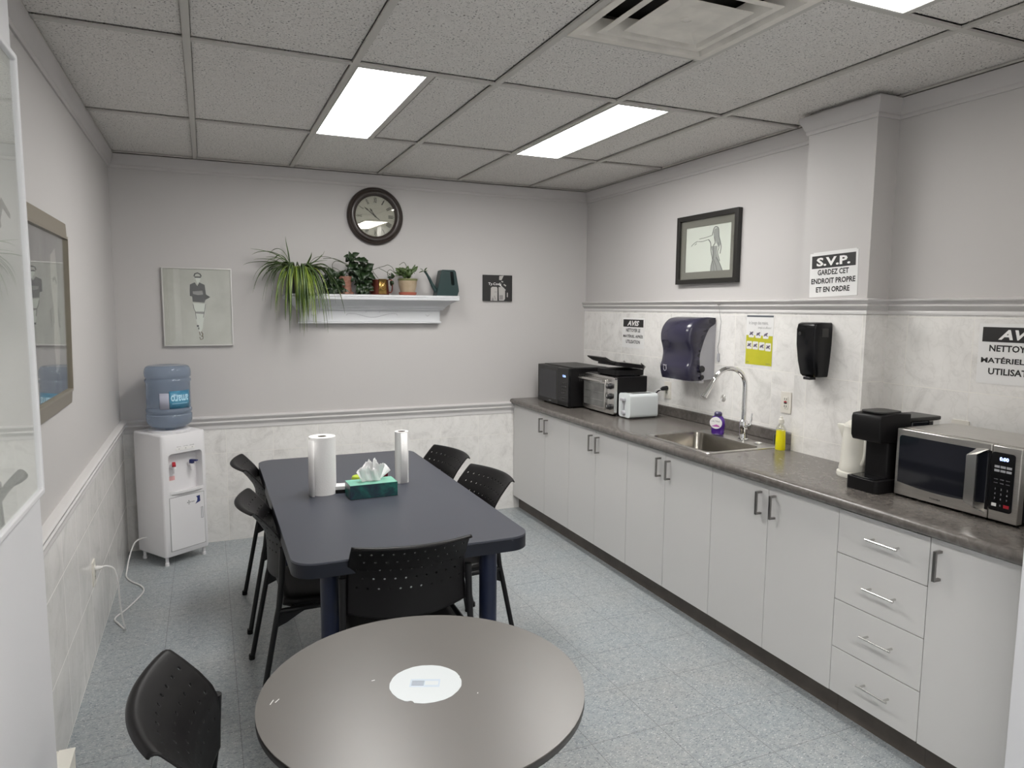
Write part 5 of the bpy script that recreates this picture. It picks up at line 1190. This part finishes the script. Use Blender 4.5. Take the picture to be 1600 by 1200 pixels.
# white box by the entry
t = thing('cardboard_box', 'off-white cardboard box on the floor by the left entry wall, cut by the frame', 'box', (-0.475, 2.24, 0))
MB().box(-0.052, 0.042, -0.24, 0.24, 0, 0.235).build('carton', 'box', t, bev=0.002)
MB().box(-0.052, -0.004, -0.24, 0.24, 0.2352, 0.2372).build('left_flap', 'box', t, smooth=False)
MB().box(-0.002, 0.044, -0.24, 0.242, 0.2352, 0.2375).build('right_flap', 'box', t, smooth=False)

# ------------------------------------------------------------------ wall clock
t = thing('wall_clock', 'round wall clock with dark bronze rim and roman numerals', 'clock', (1.160, YB-0.0035, 2.306), BACK)
t.rotation_euler = (0.0125, 0, 0)
MB().lathe([(0.205, -0.001), (0.207, -0.015), (0.200, -0.030), (0.192, -0.034), (0.186, -0.030), (0.180, -0.036), (0.168, -0.042), (0.156, -0.036), (0.150, -0.028), (0.146, -0.026), (0.144, -0.016)], (0, 0, 0), 72, axis='y', cap=False).build('case', 'clockframe', t, angle=60)
MB().lathe([(0.0001, -0.012), (0.146, -0.012), (0.146, -0.002), (0.0001, -0.002)], (0, 0, 0), 64, axis='y').build('dial', 'clockface', t, angle=40)
q = MB(); RN = ['XII', 'I', 'II', 'III', 'IIII', 'V', 'VI', 'VII', 'VIII', 'IX', 'X', 'XI']
for k in range(12):
    a = 2*PI*k/12; q.text(RN[k], 0.115*math.sin(a), 0.115*math.cos(a), width=0.009*(1+0.72*(len(RN[k])-1)), height=0.036, y=-0.0126, rot=-a, bold=0.03)
for k in range(60):
    a = 2*PI*k/60; r0, r1 = (0.136, 0.141) if k % 5 else (0.134, 0.142); wd = 0.0012 if k % 5 else 0.0035
    q.stroke([(r0*math.sin(a), r0*math.cos(a)), (r1*math.sin(a), r1*math.cos(a))], wd, -0.0127, -0.012)
q.build('numerals', 'ink', t, smooth=False)
def hand(a, L, wmid, tail): return [( -tail*math.sin(a), -tail*math.cos(a)), (0, 0), (L*0.62*math.sin(a), L*0.62*math.cos(a)), (L*0.72*math.sin(a), L*0.72*math.cos(a)), (L*math.sin(a), L*math.cos(a))]
MB().stroke(hand(math.radians(325), 0.068, 0, 0.0), [0.005, 0.006, 0.006, 0.015, 0.001], -0.0150, -0.0140).build('hour_hand', 'ink', t, smooth=False)
MB().stroke(hand(math.radians(308), 0.104, 0, 0.040), [0.004, 0.006, 0.006, 0.011, 0.001], -0.0170, -0.0160).lathe([(0.006, -0.018), (0.006, -0.013)], (0, 0, 0), 16, axis='y').build('minute_hand', 'ink', t, smooth=False)
MB().lathe([(0.0001, -0.0235), (0.1465, -0.0235), (0.1465, -0.0220), (0.0001, -0.0220)], (0, 0, 0), 64, axis='y').build('glass_cover', 'clockglass', t, angle=40)

# ------------------------------------------------------------------ mantel shelf
SX, SZ = 1.122, 1.735
t = thing('mantel_shelf', 'white mantel style wall shelf with moulded front holding the plants', 'shelf', (SX, YB, SZ), BACK)
def mring(a, d, z): return [(-a, 0, z), (-a, -d, z), (a, -d, z), (a, 0, z)]
q = MB(); o = loft(q, [mring(0.618, 0.195, 0), mring(0.624, 0.200, -0.004), mring(0.626, 0.202, -0.014), mring(0.620, 0.196, -0.018), mring(0.626, 0.202, -0.024), mring(0.624, 0.200, -0.036), mring(0.612, 0.190, -0.040)])
q.f.append((o, o+1, o+2, o+3)); q.f.append(tuple(o+24+j for j in range(4))); q.build('shelf_board', 'shelf', t, angle=50)
q = MB(); o = loft(q, [mring(0.606, 0.184, -0.040), mring(0.585, 0.150, -0.055), mring(0.560, 0.110, -0.075), mring(0.548, 0.082, -0.092), mring(0.548, 0.080, -0.098), mring(0.540, 0.072, -0.100), mring(0.538, 0.070, -0.110)])
q.f.append((o, o+1, o+2, o+3)); q.f.append(tuple(o+24+j for j in range(4))); q.build('cove_moulding', 'shelf', t, angle=50)
q = MB(); o = loft(q, [mring(0.518, 0.050, -0.110), mring(0.518, 0.050, -0.192), mring(0.526, 0.060, -0.196), mring(0.526, 0.060, -0.206), mring(0.518, 0.052, -0.210)])
q.f.append((o, o+1, o+2, o+3)); q.f.append(tuple(o+16+j for j in range(4))); pn = q.build('front_panel', 'shelf', t, angle=50)
q = MB(); pts = [(-0.19+0.38*i/40, -0.150+0.014*math.cos((i/40-0.5)*2*PI*1.25)*(-1)*(1 if abs(i/40-0.5) < 0.5 else 0)) for i in range(41)]
q.tube([(x, -0.0505, z_) for x, z_ in pts], 0.0018, 6)
for x in (0.42, -0.42): q.tube([(x-0.016, -0.0505, -0.142), (x-0.004, -0.0505, -0.152), (x, -0.0505, -0.156), (x+0.004, -0.0505, -0.152), (x+0.016, -0.0505, -0.142)], 0.0016, 6)
q.tube([(-0.05, -0.0505, -0.126), (-0.042, -0.0505, -0.126)], 0.0018, 6).tube([(0.05, -0.0505, -0.126), (0.058, -0.0505, -0.126)], 0.0018, 6)
q.build('carved_scroll', 'greyplastic', pn)

def at(u, v, Y):
    """the point of the plane y = Y that was measured at photo pixel (u, v)"""
    d = r2*((u-800)/1095.0)+u2*((600-v)/1095.0)+fwd
    return Vector((0, 0, 1.643))+d*(Y/d.y)
SY = 5.09
def sx(u, Y=SY): return at(u, 440, Y).x

def ribbon(mb, pts, wd, side, fold=0.25):
    """leaf strip three vertices wide with a shallow V fold and tapered ends"""
    n = len(pts); base = len(mb.v)
    for i, p in enumerate(pts):
        t_ = (Vector(pts[min(i+1, n-1)])-Vector(pts[max(i-1, 0)])).normalized()
        s_ = (side-t_*side.dot(t_)).normalized(); nn = t_.cross(s_)
        f_ = i/(n-1); k = wd*0.5*min(1, 0.55+f_*2.2)*(1-max(0, (f_-0.45)/0.55)**1.6*0.96)
        for q_, u_ in ((-1, 0.0), (0, 0.5), (1, 1.0)):
            P = Vector(p)+s_*k*q_+nn*(k*fold*abs(q_)); P.y = min(P.y, YB-0.006)
            mb.uv[len(mb.v)] = (u_, f_); mb.v.append(P)
    for i in range(n-1):
        for j in range(2): a = base+3*i+j; mb.f.append((a, a+1, a+4, a+3))

t = thing('spider_plant', 'large striped spider plant trailing over the left end of the mantel shelf', 'plant', (sx(467), SY, SZ))
px_ = sx(467)
MB().lathe([(0.045, 0.001), (0.048, 0.004), (0.066, 0.128), (0.070, 0.130), (0.070, 0.145), (0.064, 0.146), (0.062, 0.130), (0.0001, 0.128)], (0, 0, 0), 32).build('pot', 'blackpot', t)
rr = random.Random(11); lf = MB(); base = Vector((px_, SY, SZ+0.135)); org = Vector((px_, SY, SZ))
leaves = []
def leaf(tip, lift, out, wd, start=None):
    st = base+Vector(((rr.uniform(-0.055, -0.020) if tip.x < px_-0.03 else rr.uniform(-0.022, 0.055)), rr.uniform(-0.035, 0.035), 0))
    hd = Vector((tip.x-st.x, tip.y-st.y, 0))
    p1 = st+hd*0.18*out+Vector((0, 0, lift)); p2 = st+hd*0.85+Vector((0, 0, max(lift*0.9, (tip.z-st.z)*0.25+lift*0.7)))
    pts = bez(st, p1, p2, tip, 16)
    side = Vector((hd.y, -hd.x, 0)); side = side.normalized() if side.length > 0.02 else Vector((1, 0, 0))
    side = (side+Vector((rr.uniform(-0.5, 0.5)+0.5, rr.uniform(-0.2, 0.2), rr.uniform(-0.2, 0.2)))).normalized()
    leaves.append((pts, wd, side))
# tips measured one by one on the long outer leaves
for (u, v, Y, lift) in [(380, 414, 5.02, 0.10), (391, 388, 5.08, 0.16), (394, 398, 5.0, 0.17), (396, 406, 4.98, 0.13), (395, 438, 4.95, 0.11), (395, 457, 4.93, 0.12), (397, 452, 5.0, 0.13), (415, 402, 5.12, 0.12), (416, 410, 5.05, 0.15),
        (421, 398, 5.1, 0.20), (446, 369, 5.12, 0.16), (449, 386, 5.08, 0.10), (487, 394, 5.05, 0.10), (507, 392, 5.10, 0.08), (503, 397, 5.02, 0.08), (512, 406, 5.0, 0.08), (539, 490, 4.92, 0.10), (525, 474, 4.9, 0.11), (513, 520, 4.88, 0.13), (508, 514, 4.9, 0.12),
        (414, 472, 4.95, 0.12), (423, 484, 4.93, 0.12), (432, 485, 4.92, 0.12), (445, 490, 4.9, 0.12), (450, 492, 4.92, 0.12), (453, 521, 4.86, 0.13), (475, 526, 4.86, 0.13), (480, 519, 4.86, 0.13), (469, 520, 4.88, 0.12), (428, 406, 5.08, 0.14), (424, 425, 5.1, 0.13), (410, 470, 5.05, 0.1), (530, 458, 4.95, 0.1), (535, 470, 4.98, 0.1), (446, 500, 4.95, 0.12), (409, 418, 5.0, 0.12), (519, 430, 4.95, 0.10), (520, 445, 4.93, 0.10)]:
    leaf(at(u, v, Y), lift+rr.uniform(-0.02, 0.02), 1.0, rr.uniform(0.018, 0.025))
n_old = len(leaves)
for i in range(100):      # the thick fringe hanging over the shelf edge
    u = rr.gauss(476, 19); u = min(526, max(430, u)); v = rr.uniform(466, 523-abs(u-474)*0.5)
    if 456 < u < 464: continue
    leaf(at(u, v, rr.uniform(4.86, 4.97)), rr.uniform(0.04, 0.10), rr.uniform(0.8, 1.6), rr.uniform(0.012, 0.018))
n_fringe = len(leaves)
for i in range(34):      # short arching leaves round the crown
    a = rr.choice((rr.uniform(PI*0.85, PI*1.25), rr.uniform(PI*1.72, PI*2.15))); R0 = rr.uniform(0.14, 0.26)
    leaf(base+Vector((R0*math.cos(a), R0*math.sin(a)*0.7, rr.uniform(-0.12, 0.06))), rr.uniform(0.05, 0.11), 1.2, rr.uniform(0.013, 0.018))
lf2 = MB(); lf3 = MB()
for k, (pts, wd, side) in enumerate(leaves): ribbon(lf3 if n_old <= k < n_fringe and k % 3 else lf2, [p-org for p in pts], wd, side)
def clampwall(mb, oy):
    for p in mb.v:
        if p.y+oy > YB-0.005: p.y = YB-0.005-oy
clampwall(lf2, SY); clampwall(lf3, SY)
lf2.build('foliage', 'spider', t, angle=180, solid=0.0008)
lf3.build('young_foliage', 'spider_young', t, angle=180, solid=0.0008)
MB().tube(smoothpath([(0.03, 0, 0.14), (0.10, -0.01, 0.24), (0.18, -0.01, 0.26), (0.27, -0.01, 0.235), (0.33, -0.005, 0.215)], 6), 0.0016, 6).build('runner', 'vine', t)

def leafshape(L, Wd):
    return [(0, 0), (Wd*0.30, L*0.10), (Wd*0.5, L*0.30), (Wd*0.42, L*0.55), (Wd*0.2, L*0.82), (0, L), (-Wd*0.2, L*0.82), (-Wd*0.42, L*0.55), (-Wd*0.5, L*0.30), (-Wd*0.30, L*0.10)]
def put_leaf(mb, p, dirv, nrm, L, Wd):
    d = dirv.normalized(); n_ = (nrm-d*nrm.dot(d)).normalized(); s_ = d.cross(n_); o = len(mb.v); sh = leafshape(L, Wd)
    for (a, b) in sh: mb.v.append(p+s_*a+d*b+n_*(abs(a)*0.35-b*b/L*0.25))
    mb.v.append(p+d*L*0.45-n_*L*0.10*0.45)
    c = len(mb.v)-1
    for i in range(len(sh)): mb.f.append((o+i, o+(i+1) % len(sh), c))
def bush(mb, c, ext, n, L, rnd, out=0.5):
    for i in range(n):
        p = c+Vector((rnd.uniform(-1, 1)*ext[0], rnd.uniform(-1, 1)*ext[1], rnd.uniform(-1, 1)*ext[2]))
        d = (p-c)*out/max(ext)+Vector((rnd.uniform(-0.6, 0.6), rnd.uniform(-0.7, 0.1), rnd.uniform(-0.9, 0.35)))
        l_ = L*rnd.uniform(0.7, 1.2); put_leaf(mb, p, d, Vector((rnd.uniform(-0.4, 0.4), -1, rnd.uniform(0, 0.9))), l_, l_*rnd.uniform(0.6, 0.85))

# terracotta pot with dark ivy
t = thing('ivy_plant', 'dark leafy ivy in a waisted pinkish terracotta pot on the shelf', 'plant', (sx(539), SY, SZ))
MB().lathe([(0.060, 0.001), (0.062, 0.004), (0.062, 0.016), (0.050, 0.018)], (0, 0, 0), 30).build('saucer', 'terracotta', t)
MB().lathe([(0.046, 0.018), (0.048, 0.022), (0.044, 0.045), (0.043, 0.065), (0.048, 0.095), (0.054, 0.112), (0.056, 0.125), (0.050, 0.126), (0.046, 0.112), (0.0001, 0.110)], (0, 0, 0), 34).build('pot', 'terracotta', t, angle=50)
MB().lathe([(0.047, 0.112), (0.053, 0.160), (0.052, 0.161), (0.046, 0.113)], (0, 0, 0), 30, cap=False).build('inner_pot', 'clearplastic', t, angle=50)
MB().lathe([(0.0001, 0.128), (0.044, 0.125), (0.044, 0.114)], (0, 0, 0), 20).build('soil', 'soil', t)
rnd = random.Random(4); q = MB(); oc = Vector((sx(539), SY, SZ))
for (u, v, e, n_) in ((555, 412, (0.035, 0.02, 0.035), 20), (562, 425, (0.05, 0.03, 0.04), 34), (568, 440, (0.035, 0.03, 0.045), 26), (573, 450, (0.015, 0.02, 0.03), 8), (522, 440, (0.05, 0.02, 0.05), 40), (548, 402, (0.012, 0.01, 0.012), 3), (528, 452, (0.03, 0.02, 0.02), 12)):
    bush(q, at(u, v, SY-0.03)-oc, e, int(n_*1.3), 0.056, rnd)
put_leaf(q, at(549, 408, SY-0.02)-oc, Vector((0.0, 0, 1)), Vector((0, -1, 0.2)), 0.05, 0.05)
clampwall(q, SY); q.build('foliage', 'leafdark', t, angle=180, solid=0.0007)
q = MB()
for pts in ([(523, 428), (519, 415), (524, 408), (534, 410), (545, 416)], [(520, 418), (526, 420), (533, 424), (541, 421)], [(505, 404), (522, 404), (543, 413), (556, 420), (570, 421), (581, 422), (592, 418), (600, 416), (606, 414), (613, 418), (616, 425)],
            [(592, 419), (602, 424), (612, 430), (622, 431)], [(582, 423), (587, 430), (591, 435)], [(624, 414), (631, 410), (635, 416), (636, 422)], [(610, 427), (606, 431), (606, 424), (611, 422), (620, 430)], [(640, 420), (646, 424), (648, 428)]):
    pp = [at(u, v, SY-0.035)-oc for u, v in pts]; q.tube(smoothpath(pp, 5), 0.0019, 6)
q.build('vines', 'vine', t)

# copper watering mug
t = thing('copper_mug', 'dark hammered copper pot with a brass front plate on the shelf', 'pot', (sx(593), SY, SZ))
MB().lathe([(0.066, 0.001), (0.068, 0.005), (0.066, 0.030), (0.062, 0.095), (0.063, 0.108), (0.060, 0.109), (0.058, 0.095), (0.060, 0.020), (0.0001, 0.018)], (0, 0, 0), 36).build('body', 'copper', t, angle=50)
q = MB()
for i in range(9):
    a = -PI/2-0.45+0.9*i/8+0.12
    for zz_ in (0.006, 0.112): q.v.append(Vector((0.0690*math.cos(a), 0.0690*math.sin(a), zz_)))
for i in range(8): q.f.append((2*i, 2*i+2, 2*i+3, 2*i+1))
pl_ = q.build('brass_plate', 'brass', t, solid=0.003)
q = MB().tube([(0.010+0.016*math.cos(a), -0.0712, 0.055+0.020*math.sin(a)) for a in [2*PI*i/14 for i in range(14)]], 0.0022, 6, closed=True)
q.tube([(-0.012, -0.072, 0.098), (0.008, -0.072, 0.080), (0.030, -0.070, 0.100)], 0.003, 6).build('crest', 'brass', pl_)
MB().tube(smoothpath([(0.060, 0, 0.020), (0.085, -0.01, 0.022), (0.092, -0.01, 0.070), (0.088, -0.01, 0.105), (0.066, -0.005, 0.112)], 4), 0.0045, 8).build('handle', 'copper', t)
MB().tube([(-0.060, 0, 0.020), (-0.080, -0.005, 0.075), (-0.090, -0.008, 0.110)], [0.011, 0.007, 0.006], 8).build('spout', 'copper', t)
q = MB(); bush(q, Vector((0.085, -0.03, 0.12)), (0.012, 0.01, 0.02), 3, 0.045, random.Random(2)); q.build('leaves', 'leafdark', t, angle=180, solid=0.0007)

# succulent in a cream pot
t = thing('succulent_plant', 'fleshy green plant in a cream pot on a red clay saucer', 'plant', (sx(637), SY, SZ))
MB().lathe([(0.058, 0.001), (0.062, 0.004), (0.066, 0.022), (0.062, 0.022), (0.056, 0.008)], (0, 0, 0), 34).build('saucer', 'claysaucer', t)
MB().lathe([(0.050, 0.008), (0.052, 0.012), (0.064, 0.065), (0.070, 0.112), (0.064, 0.112), (0.060, 0.098), (0.0001, 0.096)], (0, 0, 0), 36).build('pot', 'creampot', t, angle=50)
MB().lathe([(0.0705, 0.106), (0.073, 0.110), (0.073, 0.118), (0.068, 0.121), (0.064, 0.118), (0.064, 0.1125)], (0, 0, 0), 36, cap=False).build('rim', 'greenrim', t, angle=50)
MB().lathe([(0.0001, 0.106), (0.058, 0.104), (0.060, 0.0985)], (0, 0, 0), 20).build('soil', 'soil', t)
rnd = random.Random(9); q = MB()
for i in range(46):
    a = rnd.uniform(0, 2*PI); rad = rnd.uniform(0.0, 0.05); el = rnd.uniform(0.2, 1.3)
    p = Vector((rad*math.cos(a)-0.012, rad*math.sin(a)*0.8-0.01, 0.118+rnd.uniform(0, 0.055)))
    put_leaf(q, p, Vector((math.cos(a)*math.cos(el), math.sin(a)*math.cos(el)*0.8-0.15, math.sin(el))), Vector((0.1, -1, 0.5)), rnd.uniform(0.04, 0.06), rnd.uniform(0.022, 0.034))
clampwall(q, SY); q.build('foliage', 'leafmid', t, angle=180, solid=0.002)

# watering can
t = thing('watering_can', 'dark green plastic watering can at the right end of the shelf', 'watering can', (sx(696), SY, SZ))
q = MB(); out = [(-0.086, 0.0), (0.080, 0.0), (0.092, 0.035), (0.090, 0.055), (0.068, 0.180), (0.056, 0.192), (-0.036, 0.192), (-0.046, 0.186), (-0.074, 0.045)]
sl = rrect(0.024, 0.100, 0.011, 5, 0.0, 0.0)
sl = [(0.040+p[0]+(-0.10*p[1]), 0.128+p[1]) for p in sl]
from mathutils.geometry import tessellate_polygon
def holed(mb, outer, hole, a, b):
    pts = outer+hole; n1 = len(outer); n2 = len(hole)
    tri = tessellate_polygon([[Vector((p[0], p[1], 0)) for p in outer], [Vector((p[0], p[1], 0)) for p in hole]])
    n = len(pts); vs = [(p[0], a, p[1]) for p in pts]+[(p[0], b, p[1]) for p in pts]
    fs = [tuple(t_) for t_ in tri]+[tuple(i+n for i in t_) for t_ in tri]
    fs += [(i, (i+1) % n1, (i+1) % n1+n, i+n) for i in range(n1)]+[(n1+i, n1+(i+1) % n2, n1+(i+1) % n2+n, n1+i+n) for i in range(n2)]
    mb.add(vs, fs)
holed(q, out, sl, -0.046, 0.046); q.build('body', 'can', t, bev=0.004)
MB().tube(smoothpath([(-0.074, 0, 0.030), (-0.100, 0, 0.075), (-0.128, 0, 0.130), (-0.155, 0, 0.172), (-0.166, 0, 0.180)], 4), [0.017]+[0.014]*4+[0.011]*4+[0.009]*4+[0.008]*3+[0.008], 12).build('spout', 'can', t)
q = MB(); rnd = random.Random(5)
for (a, b, dx, dz) in ((-0.170, 0.178, -1, 0.05), (-0.165, 0.184, 0.5, 0.8), (-0.175, 0.182, -0.7, 0.6), (-0.168, 0.176, 0.9, 0.4), (-0.18, 0.175, -1, -0.1)):
    put_leaf(q, Vector((a, -0.012, b)), Vector((dx, -0.1, dz)), Vector((0, -0.6, 1)), 0.030, 0.012)
sp_ = tag(q.build('trailing_sprig', 'leafmid', None, angle=180, solid=0.0008, loc=(sx(696), SY, SZ)), 'small green sprig lying at the tip of the watering can spout', 'sprig')

bpy.context.view_layer.update()
